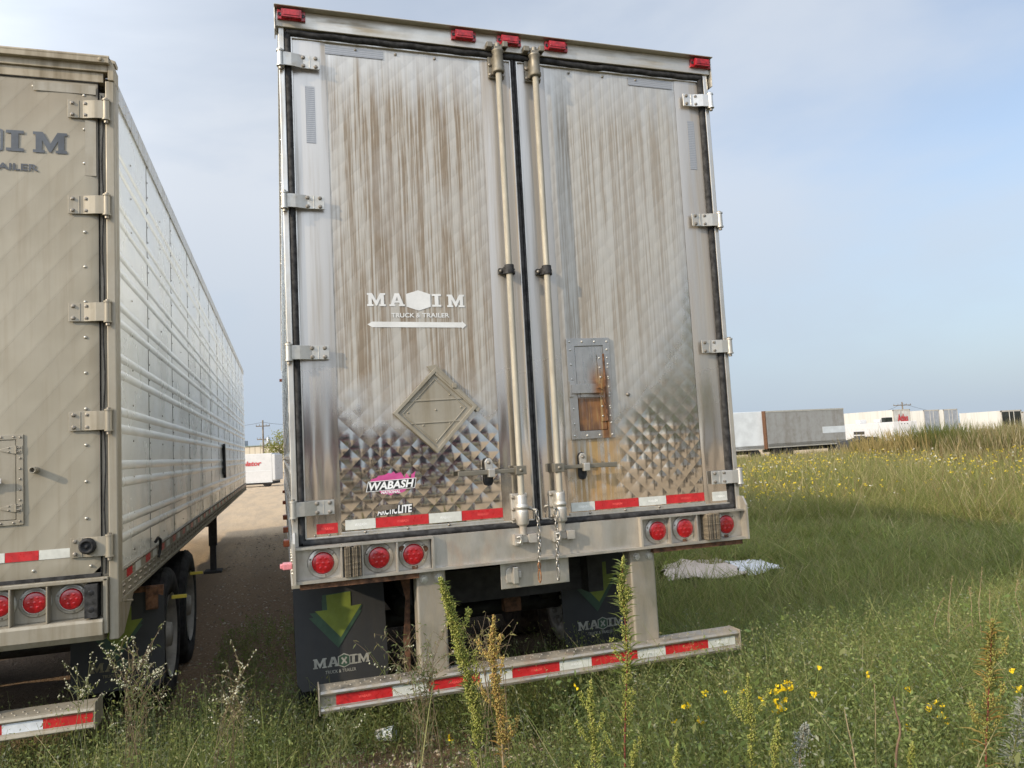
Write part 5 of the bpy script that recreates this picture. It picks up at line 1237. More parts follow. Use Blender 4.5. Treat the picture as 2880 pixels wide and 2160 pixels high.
# field right of the trailers, mid distance (long green grass, bare near the carpet)
def near_keep(x, y):
    bare = 1.4*np.exp(-(((x-4.9)/1.35)**2+((y-4.1)/.62)**2))+.8*np.exp(-(((x-7.2)/.55)**2+((y-4.7)/.25)**2))+.8*np.exp(-(((x-9.0)/.8)**2+((y-4.0)/.35)**2))+np.exp(-(((x-4.2)/1.5)**2+((y-7.4)/.7)**2))
    return (x > 2.75+.35*np.sin(y*1.3)+.25*np.sin(y*3.1)) & (y > -.9) & (rng.random(len(x)) > bare*1.15) & (rng.random(len(x)) < .5+.7*patch(x, y, .8, 2))
x, y, r = field(36000, 4.2, 24, 1.75, near_keep)
g1 = [tufts(x, y, r, (6, 15), (.16, .42), lambda q: .0062*(q/4.5)**.85, GREENS, [4, 3, 3, 3], .035, .8, .10+.12*ss(8, 18, r), DRY)]
x, y, r = field(150000, 4.2, 24, 1.75, near_keep); P = np.stack([x, y, gz(x, y)-.01], 1); N = len(P)
g1.append(blades(P, .07+.12*rng.random(N), .006*(r/4.5)**.85, pal([(.075, .11, .03), (.11, .14, .04), (.14, .13, .06)], [3, 3, 1], N), .7, 1.0))
x, y, r = field(9000, 5, 26, 1.5, near_keep); N = len(x); P = np.stack([x, y, gz(x, y)], 1)
g1.append(blades(P, .30+.28*rng.random(N), .0036*(r/5)**.9, pal([(.40, .33, .17), (.33, .29, .13), (.24, .26, .09)], [2, 2, 3], N), .3, .35))
stuff('grass', 'long green grass filling the field right of the trailers', g1, M['leaf'])
# taller, drier meadow further out
mk = lambda x, y: (x > 3.2) & (y < 42+3*np.sin(x*.3))
MEAD = [(.205, .215, .060), (.26, .245, .085), (.150, .175, .052), (.29, .25, .115)]; MDRY = [(.34, .28, .15), (.27, .21, .11), (.40, .33, .20), (.17, .10, .06)]
x, y, r = field(34000, 14, 75, 2, mk); far = ss(24, 48, r); k = patch(x, y, .25, 4)
g2 = [tufts(x, y, r, (5, 11), (.30, .85), lambda q: .011*(q/15)**.9, MEAD, [3, 3, 3, 2], .06, .6, .14+.45*far*patch(x, y, .2, 8)+.35*ss(24, 40, x)*far, MDRY, -.02)]
x, y, r = field(90000, 14, 75, 2, mk); P = np.stack([x, y, gz(x, y)-.02], 1); N = len(P)
g2.append(blades(P, .16+.22*rng.random(N), .010*(r/15)**.9, pal(MEAD[:3]+[(.09, .11, .035)], [2, 2, 3, 3], N), .6, .8))
x, y, r = field(7000, 15, 60, 1.6, mk); P = np.stack([x, y, gz(x, y)], 1); N = len(P)
g2.append(blades(P, .6+.5*rng.random(N), .008*(r/15)**.8, pal(MDRY, [3, 3, 2, 1], N), .2, .3))
stuff('meadow', 'taller yellow green meadow with dry stems towards the far trailers', g2, M['leaf'])
# yellow and white flower heads over the meadow
x, y, r = polar(5200, 9, 40, .25, 1.0, 1.4); P = np.stack([x, y, gz(x, y)], 1); kk = patch(x, y, .45, 1.5)
keep = visible(P) & (x > 4) & (y > 7.5) & (rng.random(len(x)) < kk*1.3-.12); P, r = P[keep], r[keep]; N = len(P)
P[:, 2] += .34+.34*rng.random(N); c = np.where(rng.random((N, 1)) < .80, np.array([[.62, .47, .03]]), np.array([[.62, .60, .52]]))
pv = [leaves(P+rng.normal(size=(N, 3))*.012, N,   .0105*(r/9)**.6*2.1, .8, c, .15, .6) for _ in range(4)]
stuff('meadow_flowers', 'scattered yellow and white flower heads in the meadow', [(v, f, None, t) for v, f, t in pv], M['petal'])
# leafy weeds in the foreground, sparse towards the gap and under the bumper
def cover(n, xs, ys, hr, size, cols, wts, keepf=None, nl=(14, 26), spread=.55):
    x = xs[0]+(xs[1]-xs[0])*rng.random(n); y = ys[0]+(ys[1]-ys[0])*rng.random(n)
    P = np.stack([x, y, gz(x, y)], 1); keep = visible(P+[0, 0, .2], .25)
    if keepf is not None: keep &= keepf(x, y)
    P = P[keep]; N = len(P); h = hr[0]+(hr[1]-hr[0])*rng.random(N)**1.3; a = rng.random(N)*2*PI
    tip = np.stack([np.cos(a), np.sin(a)], 1)*(spread*h*rng.random(N))[:, None]
    k = rng.integers(nl[0], nl[1], N); idx = np.repeat(np.arange(N), k); u = rng.random(len(idx))**.75
    c = P[idx]+np.concatenate([tip[idx]*u[:, None]**1.4, (h[idx]*u)[:, None]], 1)+rng.normal(size=(len(idx), 3))*(.018+.035*h[idx][:, None]*.6)
    ct = pal(cols, wts, N); v, f, t = leaves(c, len(c), np.full(len(c), size), .42, ct[idx], .3, .9)
    w = np.full(N, .0032); sv = []
    for sg in (-1, 1): sv.append(P+np.array([sg*.0016, 0, 0])); 
    tipP = P+np.concatenate([tip, h[:, None]], 1); sv += [tipP+[.0006, 0, 0], tipP-[.0006, 0, 0]]
    s = np.stack(sv, 1).reshape(-1, 3); sf = np.arange(4*N).reshape(-1, 4)
    return [(v, f, None, t), (s, sf, None, np.repeat(ct*.9, 4, 0))]
LEAFC = [(.165, .210, .074), (.215, .258, .090), (.120, .165, .066), (.27, .272, .128), (.245, .258, .185)]
def dirtpatch(x, y): return rng.random(len(x)) > 1.35*np.exp(-((x-.50)/.66)**2-((y-.05)/.85)**2)+.35*((x > .9) & (x < 1.5) & (y > -.2) & (y < .5))
parts = cover(11000, (-2.4, 5.2), (-2.2, .75), (.12, .42), .017, LEAFC, [4, 3, 4, 2, 1], dirtpatch)
parts += cover(3000, (-2.3, 3.2), (-.5, .9), (.22, .56), .016, LEAFC+[(.30, .25, .13)], [4, 3, 4, 2, 2, .7], lambda x, y: dirtpatch(x, y) & (rng.random(len(x)) < .25+.75*patch(x, y, 2.6, 3)) & (np.abs(x-.45) > .62), (16, 30), .45)
parts += cover(5200, (1.6, 6.2), (-2.6, .9), (.2, .52), .019, LEAFC, [4, 5, 3, 3, 1])
parts += cover(3000, (-1.9, 3.0), (.3, 1.9), (.06, .28), .018, LEAFC, [3, 1, 5, 1, 1], lambda x, y: rng.random(len(x)) > .75*ss(1.0, 2.1, y)+.25*(x < -1.1))
parts += cover(260, (-.62, .05), (1.2, 4.2), (.05, .26), .022, LEAFC, [3, 1, 5, 1, 1])
parts += cover(420, (1.2, 6.2), (-2.3, .6), (.2, .5), .042, [(.17, .23, .075), (.13, .19, .07), (.23, .25, .10)], [3, 3, 2], None, (7, 13), .6)
parts += cover(1500, (1.8, 6.2), (-2.5, .4), (.22, .5), .017, [(.25, .30, .11), (.20, .26, .08), (.30, .30, .14)], [3, 3, 2])
stuff('ground_weeds', 'low leafy weeds covering the ground in front of the trailers', parts, M['leaf'])
x = -2.0+8.5*rng.random(90000); y = -2.2+3.6*rng.random(90000); P = np.stack([x, y, gz(x, y)-.01], 1)
keep = visible(P, .2) & (rng.random(len(x)) < .18+.62*ss(1.2, 3.2, x)) & dirtpatch(x, y) & (rng.random(len(x)) > ss(.4, 1.2, y)*(x < 2.4)); P = P[keep]; N = len(P); x = P[:, 0]
h = .10+.26*rng.random(N); t = pal(GREENS, [3, 4, 2, 2], N); dry = rng.random(N) < .14; t[dry] = pal(DRY, [2, 2, 2], dry.sum())
x = -1.6+8.0*rng.random(3600); y = -2.2+3.2*rng.random(3600); Q = np.stack([x, y, gz(x, y)], 1); q = visible(Q, .2) & dirtpatch(x, y) & (rng.random(3600) < .25+.75*ss(1, 3, x)); Q = Q[q]
g4 = blades(Q, .36+.30*rng.random(len(Q)), np.full(len(Q), .0048), pal([(.26, .29, .10), (.20, .25, .075), (.38, .33, .18), (.30, .30, .12)], [3, 3, 2, 2], len(Q)), .55, 1.25, 5)
stuff('foreground_grass', 'loose grass blades mixed with the weeds in front', [blades(P, h, np.full(N, .0036), t, .55, .9), g4], M['leaf'])
def stones():
    n = 5200; x = -1.0+1.3*rng.random(n)*1.0; y = 1.5+13*rng.random(n)**1.3; k = n//4; x[:k] = -.2+1.5*rng.random(k); y[:k] = -.5+1.3*rng.random(k)
    r_ = .004+.016*rng.random(n)**3; c = np.stack([x, y, gz(x, y)+r_*.2], 1); v, f, t = buds(c, r_, pal([(.30, .25, .19), (.42, .37, .30), (.20, .16, .12)], [3, 2, 2], n), .6)
    v = v+rng.normal(size=v.shape)*np.repeat(r_, 6)[:, None]*.22; o = big_mesh('gravel', v, [f], t, M['stone']); o['kind'] = 'stuff'; o['label'] = 'loose small stones on the dirt lane and bare soil'
M['stone'] = leaf_mat('pale stone', 0.0, 0.9)
# bird's-foot trefoil flowers, foreground right
fl = []
for px, py, n, sp in ((2190, 1948, 9, .045), (2195, 1985, 9, .05), (2300, 1885, 1, .01), (2210, 1930, 5, .03), (2300, 1955, 2, .02), (2545, 1948, 2, .02), (2640, 1985, 2, .02), (2620, 1992, 3, .02), (2650, 2022, 6, .03), (2560, 2057, 4, .02), (2535, 2100, 2, .02), (1990, 1950, 2, .02), (2030, 1942, 1, .02), (1933, 1985, 3, .02), (1975, 2033, 3, .02), (1902, 2033, 2, .02), (2095, 1955, 1, .02), (2840, 1892, 2, .02), (2870, 1945, 3, .02), (2440, 1902, 2, .015), (2290, 1957, 2, .01), (2145, 2155, 3, .03), (2700, 2110, 2, .02), (1265, 2078, 2, .02), (1615, 1945, 1, .02), (2150, 1970, 2, .015)):
    c = PX(px, py, 3.15 if px > 2100 else 3.4)
    for k in range(n): fl.append(c+np.array([R_.uniform(-1, 1), R_.uniform(-.6, .6), R_.uniform(-.7, .7)])*sp)
fl = np.array(fl); N = len(fl); c = np.tile([[.74, .53, .015]], (N, 1))
pv = [leaves(fl+rng.normal(size=(N, 3))*.0035, N, .0145, .80, c, .12, 1.2) for _ in range(5)]
sv = np.stack([fl+[.0012, 0, 0], fl-[.0012, 0, 0], fl-[.0015, .02, .16], fl-[-.0015, .02, .16]], 1).reshape(-1, 3)
stuff('yellow_trefoil', 'small bright yellow trefoil flowers among the weeds at lower right', [(v, f, None, t) for v, f, t in pv]+[(sv, np.arange(4*N).reshape(-1, 4), None, np.tile([[.07, .10, .03]], (4*N, 1)))], M['petal'])

# ------------------------------------------------------------------ tall single weeds in front
def bez(pts, n):
    pts = np.array(pts, float); t = np.linspace(0, len(pts)-1, n); i = np.minimum(t.astype(int), len(pts)-2); f = (t-i)[:, None]
    p0 = pts[np.maximum(i-1, 0)]; p1 = pts[i]; p2 = pts[i+1]; p3 = pts[np.minimum(i+2, len(pts)-1)]
    return .5*(2*p1+(p2-p0)*f+(2*p0-5*p1+4*p2-p3)*f*f+(3*p1-p0-3*p2+p3)*f**3)
OCT_V = np.array([(1, 0, 0), (-1, 0, 0), (0, 1, 0), (0, -1, 0), (0, 0, 1), (0, 0, -1)], float)
OCT_F = np.array([(0, 2, 4), (2, 1, 4), (1, 3, 4), (3, 0, 4), (2, 0, 5), (1, 2, 5), (3, 1, 5), (0, 3, 5)])
def buds(c, r, tint, el=1.25):
    N = len(c); v = (OCT_V[None]*np.array([1, 1, el])*r[:, None, None]+c[:, None]).reshape(-1, 3)
    return v, (OCT_F[None]+(np.arange(N)*6)[:, None, None]).reshape(-1, 3), np.repeat(tint, 6, 0)
stones()
def narrow(c, d, L_, w, tint):
    N = len(c); s = np.cross(d, rng.normal(size=(N, 3))); s /= np.linalg.norm(s, axis=1)[:, None]; L_ = L_[:, None]; g = np.array([0, 0, -1.0])
    v = np.stack([c-s*w*.3, c+s*w*.3, c+d*L_*.5+s*w*.5, c+d*L_*.5-s*w*.5, c+d*L_+g*L_*.22], 1).reshape(-1, 3); b = (np.arange(N)*5)[:, None]
    return v, b+np.array([0, 1, 2, 3]), b+np.array([3, 2, 4]), np.repeat(tint, 5, 0)
def spike(label, path, D, wid, n, bud, leaf, stem, gaps=0.0, nleaf=60, leaflen=.035, side=0):
    "wormwood-like spike: stem, seed heads, narrow leaves; path = image places from top down"
    pts = [PX(px, py, D+.04*k) for k, (px, py) in enumerate(path)]
    b = pts[-1]; base = np.array([b[0]+(b[0]-pts[-2][0])*.3, b[1], float(gz(b[0], b[1]))-.02]); pts.append(base)
    cv = bez(pts, 60); L_ = np.linalg.norm(np.diff(cv, axis=0), axis=1).sum()
    T = thing('wormwood_plant', label, 'weed', tuple(base), 'tall wormwood spikes in front of the trailers')
    m = MB(); m.tube([tuple(p) for p in cv[::2]], [.0012+.0032*k/30 for k in range(30)], 6); m.build('stem', stem, T)
    u = rng.random(n)**.85
    if gaps: u = u[(np.sin(u*36)+.6*np.sin(u*83)) > -1.1+gaps*(u)]
    N = len(u); p = cv[np.clip((u*44).astype(int), 0, 59)]+(cv[np.clip((u*44).astype(int)+1, 0, 59)]-cv[np.clip((u*44).astype(int), 0, 59)])*((u*44) % 1)[:, None]
    lump = .72+.28*np.sin(u*55+1)*np.sin(u*23); R = wid*(.30+.75*np.minimum(1, u*3.2))*lump; a = rng.random(N)*2*PI; q = R*rng.random(N)**.55
    p = p+np.stack([np.cos(a)*q, np.sin(a)*q, rng.normal(size=N)*.005], 1)
    if side:
        for _ in range(side):
            k = R_.randint(14, 50); a0 = R_.uniform(0, 6.28); q0 = cv[k]; l_ = R_.uniform(.05, .13)*(.5+k/50); e = q0+np.array([math.cos(a0)*l_*.55, math.sin(a0)*l_*.55, l_*.8])
            sc = bez([q0, (q0+e)/2+np.array([math.cos(a0)*.012, math.sin(a0)*.012, -.006]), e], 14); nb = int(30+l_*420)
            p = np.concatenate([p, sc[rng.integers(3, 14, nb)]+rng.normal(size=(nb, 3))*.0048])
        N = len(p)
    t = pal(bud, [3]+[2]*(len(bud)-1), N); v, f, tt = buds(p, .0031*(.7+.6*rng.random(N)), t)
    big_mesh('seed_heads', v, [f], tt, M['leaf'], T)
    N = nleaf; u = .06+.94*rng.random(N); c = cv[np.clip((u*52).astype(int), 0, 59)]; a = rng.random(N)*2*PI; d = np.stack([np.cos(a), np.sin(a), .35+.5*rng.random(N)], 1); d /= np.linalg.norm(d, axis=1)[:, None]
    v, fq, ft, tt = narrow(c, d, leaflen*(.5+.9*u)*(.7+.6*rng.random(N)), .0055, pal(leaf, [2]*len(leaf), N)); big_mesh('leaf', v, [fq, ft], tt, M['leaf'], T)['kind'] = 'stuff'
    return T
YG = [(.40, .42, .11), (.32, .36, .09), (.48, .46, .16)]; GO = [(.58, .45, .16), (.48, .38, .12), (.50, .31, .13)]
LG = [(.10, .14, .04), (.14, .17, .06)]; LO = [(.36, .20, .06), (.30, .22, .07)]
SG = simple('green weed stem', (.13, .13, .05), .7); SR = simple('red weed stem', (.20, .06, .045), .6); SB = simple('dry stem', (.30, .23, .14), .8)
spike('tall green wormwood spike leaning in front of the left bumper post', [(1239, 1628), (1262, 1700), (1290, 1800), (1318, 1920), (1340, 2020), (1356, 2160)], 2.55, .030, 2100, YG, LG, SG, 0, 260, .06, 12)
spike('golden orange wormwood spike standing just right of the tall leaning green one', [(1390, 1733), (1385, 1800), (1388, 1880), (1400, 1960), (1410, 2050), (1416, 2160)], 2.5, .019, 1150, GO, LO, SB, 0, 130, .04, 7)
spike('short green wormwood spike below the bumper, left of the tallest upright one', [(1662, 1914), (1662, 1980), (1668, 2060), (1674, 2160)], 2.5, .018, 800, YG, LG, SG, 0, 110, .05, 5)
spike('tallest upright wormwood spike in front of the right bumper post', [(1752, 1568), (1750, 1640), (1756, 1720), (1764, 1850), (1760, 1980), (1758, 2160)], 2.6, .021, 1250, YG, LG, SR, .55, 240, .075, 9)
spike('green yellow wormwood spike right of the bumper end', [(2104, 1900), (2108, 1970), (2116, 2050), (2112, 2160)], 2.5, .017, 760, YG, LG, SG, .3, 80, .04, 4)
spike('small pale wormwood spike just right of the one by the bumper end', [(2190, 2024), (2184, 2090), (2180, 2160)], 2.45, .020, 420, YG, LG, SG, 0, 30, .03)
spike('large orange and red stemmed wormwood at the lower right', [(2793, 1742), (2788, 1810), (2784, 1900), (2778, 2000), (2774, 2160)], 2.5, .022, 780, [(.44, .42, .13), (.36, .37, .10), (.44, .33, .12)], LO+LG, SR, .75, 260, .065, 9)
spike('little green wormwood spike at the bottom between the brown twig and the orange plant', [(2568, 2092), (2566, 2120), (2562, 2160)], 2.45, .014, 260, YG, LG, SG, 0, 30, .03)
spike('thin small wormwood spike at the bottom right of the upright ones', [(1905, 2096), (1903, 2130), (1900, 2160)], 2.45, .012, 240, YG, LG, SG, 0, 24, .03)
spike('small side spike at the foot of the tallest upright wormwood', [(1786, 2088), (1784, 2120), (1778, 2160)], 2.55, .012, 240, YG, LG, SG, 0, 24, .03)
SV = [(.36, .37, .34), (.28, .30, .27), (.42, .42, .38)]
spike('silvery grey wormwood at the bottom beside the pale spike', [(2266, 2038), (2258, 2080), (2250, 2160)], 2.5, .035, 520, SV, SV, SB, .3, 60, .03)
spike('silvery leaved wormwood at the right edge by the orange plant', [(2880, 1960), (2866, 2040), (2850, 2160)], 2.6, .05, 260, SV, SV, SG, .3, 190, .05)
SBR = simple('brown weed stem', (.15, .11, .065), .8)
def bush(label, base, tips, D, white, tint, n, stem, cat='weed', group='thin branching weeds along the bumpers', leafn=5):
    "open branching weed: many thin stems from one base, small leaves and pale flower tufts"
    b = PX(base[0], base[1], D); b[2] = min(b[2], float(gz(b[0], b[1]))+.15) if False else b[2]
    g = np.array([b[0], b[1], float(gz(b[0], b[1]))-.02]); T = thing('branching_weed', label, cat, tuple(g), group)
    m = MB(); B, Lc, Ld = [], [], []
    for px, py in tips:
        e = PX(px, py, D+R_.uniform(-.18, .18)); mid = (b+e)/2+np.array([R_.uniform(-.05, .05), R_.uniform(-.05, .05), .03]); mid[0] = b[0]+(e[0]-b[0])*R_.uniform(.25, .5)
        g0 = g+np.array([R_.uniform(-.13, .13), R_.uniform(-.10, .10), 0]); b0 = b+np.array([R_.uniform(-.06, .06), R_.uniform(-.06, .06), R_.uniform(-.10, .06)]); cv = bez([g0, b0, mid, e], 24); m.tube([tuple(p) for p in cv], [.0019-.0014*k/23 for k in range(24)], 5)
        for s in range(5):
            k = R_.randint(7, 21); q = cv[k]; e2 = q+np.array([R_.uniform(-.10, .10), R_.uniform(-.10, .10), R_.uniform(.03, .15)])
            c2 = bez([q, (q+e2)/2+np.array([0, 0, .012]), e2], 9); m.tube([tuple(p) for p in c2], [.0013-.0008*k2/8 for k2 in range(9)], 4)
            Lc += [c2[R_.randint(1, 8)] for _ in range(leafn)]
            if R_.random() < white: B += [c2[k2]+rng.normal(size=3)*.0035 for k2 in (5, 6, 7, 8)]
        Lc += [cv[R_.randint(2, 23)] for _ in range(leafn*3)]+[cv[R_.randint(2, 11)]+rng.normal(size=3)*.035 for _ in range(leafn*3)]
        if R_.random() < white: B += [cv[k2]+rng.normal(size=3)*.004 for k2 in range(17, 24) for _ in range(2)]
    m.build('stem', stem, T)
    c = np.array(Lc)+rng.normal(size=(len(Lc), 3))*.004; d = rng.normal(size=c.shape); d /= np.linalg.norm(d, axis=1)[:, None]
    v, fq, ft, tt = narrow(c, d, .022*(.5+rng.random(len(c))), .0055, pal(tint, [1]*len(tint), len(c))); big_mesh('leaf', v, [fq, ft], tt, M['leaf'], T)['kind'] = 'stuff'
    if B:
        B = np.array(B); v, f, tt = buds(B, .0034*(.6+.8*rng.random(len(B))), pal([(.56, .54, .42), (.50, .50, .36)], [1, 1], len(B))); big_mesh('flower', v, [f], tt, M['petal'], T)['kind'] = 'stuff'
    return T
GREY = [(.13, .16, .08), (.18, .20, .11), (.10, .13, .06)]
bush('white flowered branching weed before the left trailer mud flap', (385, 2010), [(332, 1818), (374, 1788), (420, 1822), (395, 1856), (448, 1884), (472, 1882), (316, 1912), (350, 1945), (300, 1850), (455, 1970), (360, 1880), (410, 1910), (480, 1990)], 3.3, .55, GREY, 0, SBR, leafn=4)
bush('pale straw coloured branching weed right of the left trailer wheels', (650, 2060), [(678, 1866), (690, 1868), (660, 1962), (642, 1968), (705, 1972), (715, 1962), (690, 1990), (670, 1930), (730, 2030)], 3.3, .45, [(.30, .27, .16), (.22, .21, .11)], 0, SBR, leafn=3)
bush('sprawling thin weed in front of the left bumper post', (1190, 1975), [(1083, 1772), (1104, 1772), (1170, 1822), (1205, 1812), (1255, 1766), (1040, 1868), (1130, 1880), (1120, 1825), (1255, 1880), (1290, 1820), (1215, 1780), (1100, 1900)], 3.35, .12, GREY+[(.24, .20, .12)], 0, SBR, leafn=6)
bush('fine twiggy weed between the two tall spikes', (1385, 1905), [(1318, 1808), (1335, 1800), (1350, 1830), (1330, 1850), (1300, 1838), (1240, 1840), (1340, 1870), (1300, 1870)], 3.0, 0.0, [(.26, .24, .10)], 0, SBR, leafn=3)
bush('small white flowered sprig by the end of the left bumper', (250, 1990), [(232, 1940), (243, 1930), (218, 1966)], 3.4, 1.0, GREY, 0, SG, leafn=3)
bush('green leafy weed left of the paper cup', (960, 2130), [(935, 2030), (985, 2035), (1000, 2065), (915, 2065), (955, 2045)], 3.2, .05, GREY, 0, SG, leafn=8)
def stalk(name, label, path, D, r, mat, head=None, group=None, cat='dry stalk'):
    pts = [PX(px, py, D) for px, py in path]; b = pts[-1]; pts.append(np.array([b[0], b[1], float(gz(b[0], b[1]))-.02])); cv = bez(pts, 24)
    T = thing(name, label, cat, tuple(pts[-1]), group); m = MB(); m.tube([tuple(p) for p in cv], [r*(.4+.6*k/23) for k in range(24)], 6); m.build('stem', mat, T)
    if head:
        u = rng.random(head); c = cv[(u*7).astype(int)]; d = np.tile([[.2, 0, .9]], (head, 1))+rng.normal(size=(head, 3))*.35; d /= np.linalg.norm(d, axis=1)[:, None]
        v, fq, ft, tt = narrow(c, d, np.full(head, .022), .005, pal([(.42, .34, .20), (.34, .27, .14)], [1, 1], head)); big_mesh('seed_head', v, [fq, ft], tt, M['leaf'], T)
kk = lambda x, y: (2040+x*.3797, 1600+y*.3797)
stalk('dry_twig', 'brown woody twig sticking up at the bottom right', [kk(1245, 945), kk(1265, 1060), kk(1295, 1200), kk(1265, 1475)], 2.5, .0052, simple('brown twig', (.16, .10, .065), .8))
stalk('dry_stalk', 'straw coloured stalk leaning left of the brown twig', [kk(880, 1035), kk(910, 1180), kk(965, 1475)], 2.5, .0028, SB, None, 'dry stalks in the weeds')
stalk('dry_stalk', 'upright thin straw stalk between the leaning one and the brown twig', [kk(1105, 850), kk(1112, 1100), kk(1117, 1475)], 2.6, .0020, SB, None, 'dry stalks in the weeds')
for i, (a, b_, c, lab) in enumerate((((1620, 225), (1575, 300), (1545, 480), 'arching grass stalk with a drooping seed head, left in the dry tuft'), ((1682, 60), (1668, 170), (1650, 420), 'tall straight grass stalk behind the arching one'), ((1960, 170), (1958, 260), (1965, 380), 'straight grass stalk above the orange weed'), ((1805, 140), (1820, 230), (1830, 420), 'grass stalk with a loose seed head between the straight stalks'), ((2170, 90), (2150, 200), (2190, 360), 'curved pale grass stalk at the right edge'), ((1840, 412), (1760, 450), (1620, 600), 'grass stalk bent over with a broad seed head'), ((1900, 0), (1890, 150), (1880, 300), 'farthest thin grass stalk above the dry tuft'))):
    stalk('grass_stalk', lab, [kk(*a), kk(*b_), kk(*c)], 4.6, .0026, SB, 26 if i in (0, 3, 4, 5) else 14, 'seeded grass stalks on the right', 'grass stalk')
# reed clump at the field's far edge
def reeds(label, px0, px1, pyb, D, n, hr, cols, wts):
    c0, c1 = PX(px0, pyb, D), PX(px1, pyb, D); u = rng.random(n); P = c0+(c1-c0)*u[:, None]; P[:, 1] += rng.normal(size=n)*1.1; P[:, 2] = gz(P[:, 0], P[:, 1])
    h = (hr[0]+(hr[1]-hr[0])*rng.random(n))*(.55+.45*np.sin(PI*u)**.5); v, fq, ft, t = blades(P, h, np.full(n, .045), pal(cols, wts, n), .18, .35)
    o = big_mesh('reed_clump', v, [fq, ft], t, M['leaf']); o['kind'] = 'stuff' if n < 500 else 'thing'; return tag(o, label, 'reeds', 'reeds at the far edge of the field')
reeds('tall green reed clump before the narrow far trailers', 2585, 2695, 1290, 36, 1700, (1.0, 2.25), [(.07, .095, .025), (.10, .12, .03), (.20, .16, .07)], [4, 3, 1])
reeds('tan dry reed stand left of the green reed clump', 2435, 2590, 1288, 37, 1300, (.8, 1.9), [(.38, .28, .13), (.30, .22, .10), (.14, .13, .05)], [4, 3, 1])
reeds('brown weedy thicket on the rise at the right edge', 2680, 3000, 1288, 34, 6500, (.6, 2.05), [(.34, .27, .16), (.24, .19, .10), (.15, .15, .06), (.40, .33, .22)], [3, 3, 3, 2])
reeds('dark red dock stems in the meadow below the right thicket', 2640, 2900, 1330, 27, 260, (.4, .95), [(.11, .045, .035), (.13, .07, .04)], [1, 1])
def debris():
    p, q = PX(*gp(870, 455), 50), PX(*gp(1030, 395), 52); m = MB(); zb = float(gz(p[0], p[1]))
    w = np.linalg.norm((q-p)[:2]); m.prism([(p[0], zb-.2), (p[0]+w*1.05, zb-.2), (p[0]+w*1.05, p[2]+.25), (p[0]+w*.92, q[2]), (p[0]+w*.72, p[2]+.5), (p[0]+w*.5, q[2]-.1), (p[0]+w*.2, p[2]+.2)], 'y', p[1], p[1]+1.2)
    o = m.build('scrap_heap', M['chassis']); tag(o, 'dark heap of scrap between the grey box trailer and the camper', 'scrap')
debris()

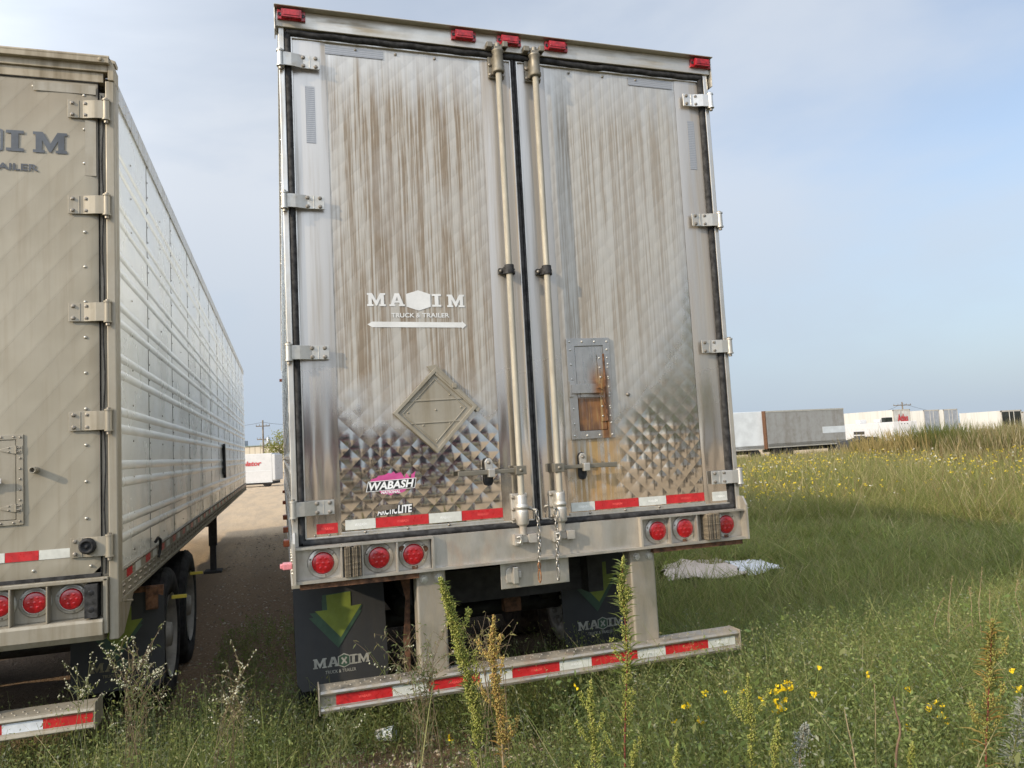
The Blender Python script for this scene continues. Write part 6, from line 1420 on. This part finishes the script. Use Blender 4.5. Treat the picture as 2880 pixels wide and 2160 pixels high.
# ------------------------------------------------------------------ what stands behind the viewpoint (seen mirrored in the steel doors)
def tractor(x, y):
    z = float(gz(x, y)); T = thing('semi_tractor', 'dark red semi tractor mirrored in the quilted left door', 'truck', (x, y, z), 'red tractors mirrored in the doors')
    red = simple('dark red truck paint', (.085, .012, .020), .25, 0, .05, 2); chrome = simple('chrome', (.75, .75, .74), .12, 1.0, .04, 3)
    def P(poly, x0, x1): m = MB(); m.prism([(y+a, z+b) for a, b in poly], 'x', x+x0, x+x1); return m
    m = P([(0, 1.15), (.05, 1.75), (-1.5, 2.05), (-1.75, 2.9), (-2.2, 3.0), (-2.6, 3.7), (-4.2, 3.9), (-4.2, 1.0), (-.1, 1.0)], -1.0, 1.0); m.build('cab', red, T, .08, 3)
    m = P([(-1.52, 2.12), (-1.75, 2.86), (-1.70, 2.88), (-1.46, 2.12)], -.88, .88); m.build('windscreen', BM['glass'], T)
    m = MB(); m.box(x-.55, x+.55, y+.0, y+.07, z+.95, z+1.72); m.build('grille', chrome, T, .03)
    m = MB(); m.box(x-1.15, x+1.15, y+.05, y+.30, z+.45, z+.85); m.build('bumper', chrome, T, .05)
    for s in (-1, 1):
        m = P([(.1, .9), (.05, 1.35), (-.5, 1.5), (-1.3, 1.25), (-1.4, .8), (-1.2, .8), (-1.0, 1.08), (-.4, 1.12), (-.1, .9)], min(s*.85, s*1.2), max(s*.85, s*1.2)); m.build('fender', red, T, .04)
        m = MB(); m.lathe((x+s*.95, y+.06, z+1.2), (0, 1, 0), [(.16, -.05), (.16, .03), (.0001, .08)], 16); m.build('headlight', chrome, T)
        m = MB(); m.tube([(x+s*1.08, y-2.45, z+1.0), (x+s*1.08, y-2.45, z+4.2)], .075, 10); m.build('exhaust_stack', chrome, T)
        m = MB(); m.box(x+s*1.15-.02, x+s*1.15+.12, y-1.55, y-1.45, z+2.1, z+2.8); m.box(min(x+s*.98, x+s*1.2), max(x+s*.98, x+s*1.2), y-1.55, y-1.5, z+2.4, z+2.46); m.build('mirror', chrome, T)
        m = P([(-1.9, 2.1), (-1.95, 2.75), (-2.5, 2.75), (-2.6, 2.1)], min(s*.995, s*1.012), max(s*.995, s*1.012)); m.build('side_window', BM['glass'], T)
        for yy in (-.7, -5.0, -6.2):
            m = MB(); m.lathe((x+s*.98, y+yy, z+.5), (s, 0, 0), [(.0001, .08), (.25, .06), (.3, .14), (.48, .14), (.5, .08), (.5, -.14), (.0001, -.14)], 20); m.build('wheel', M['tyre'], T)
    m = MB(); m.box(x-.45, x+.45, y-7.0, y-.5, z+.7, z+.95); m.build('chassis_beam', M['chassis'], T)
    return T
t0 = tractor(1.0, -17.0)
for k, (dx, dy) in enumerate(((3.4, -.4), (-3.2, .2))):
    c = copy_tree(t0); c.location = t0.location+Vector((dx, dy, float(gz(1.0+dx, -17+dy))-float(t0.location.z)))
def parked(x, y, label):
    z = float(gz(x, y)); T = thing('box_trailer', label, 'trailer', (x, y, z), 'white trailers mirrored in the right door'); m = MB(); m.box(x, x+14, y-2.6, y, z+1.15, z+4.1); m.build('body', BM['vanwhite'], T, .03)
    m = MB(); m.box(x, x+14, y-.04, y+.02, z+1.0, z+1.2); m.build('rail', BM['sill'], T)
    for dx in (1.6, 2.9):
        q = MB(); q.lathe((x+dx, y-.2, z+.5), (0, 1, 0), [(.0001, .1), (.25, .08), (.3, .14), (.48, .14), (.5, .08), (.5, -.14), (.0001, -.14)], 20); q.build('wheel', M['tyre'], T)
parked(17, -30, 'white box trailer parked broadside, mirrored low in the right door'); parked(34, -31, 'farther white box trailer parked broadside, mirrored at the right door edge')
for k, (x, y, h, r_) in enumerate(((9.8, -14.5, 6.8, 2.3), (13.5, -17.5, 7.6, 2.6))):
    tree('roadside_tree', ('leafy tree mirrored in the upper right door', 'taller leafy tree mirrored at the right door edge')[k], x, y, float(gz(x, y)), h, r_, 2200, .16, (.075, .085, .03), 'trees mirrored in the right door')
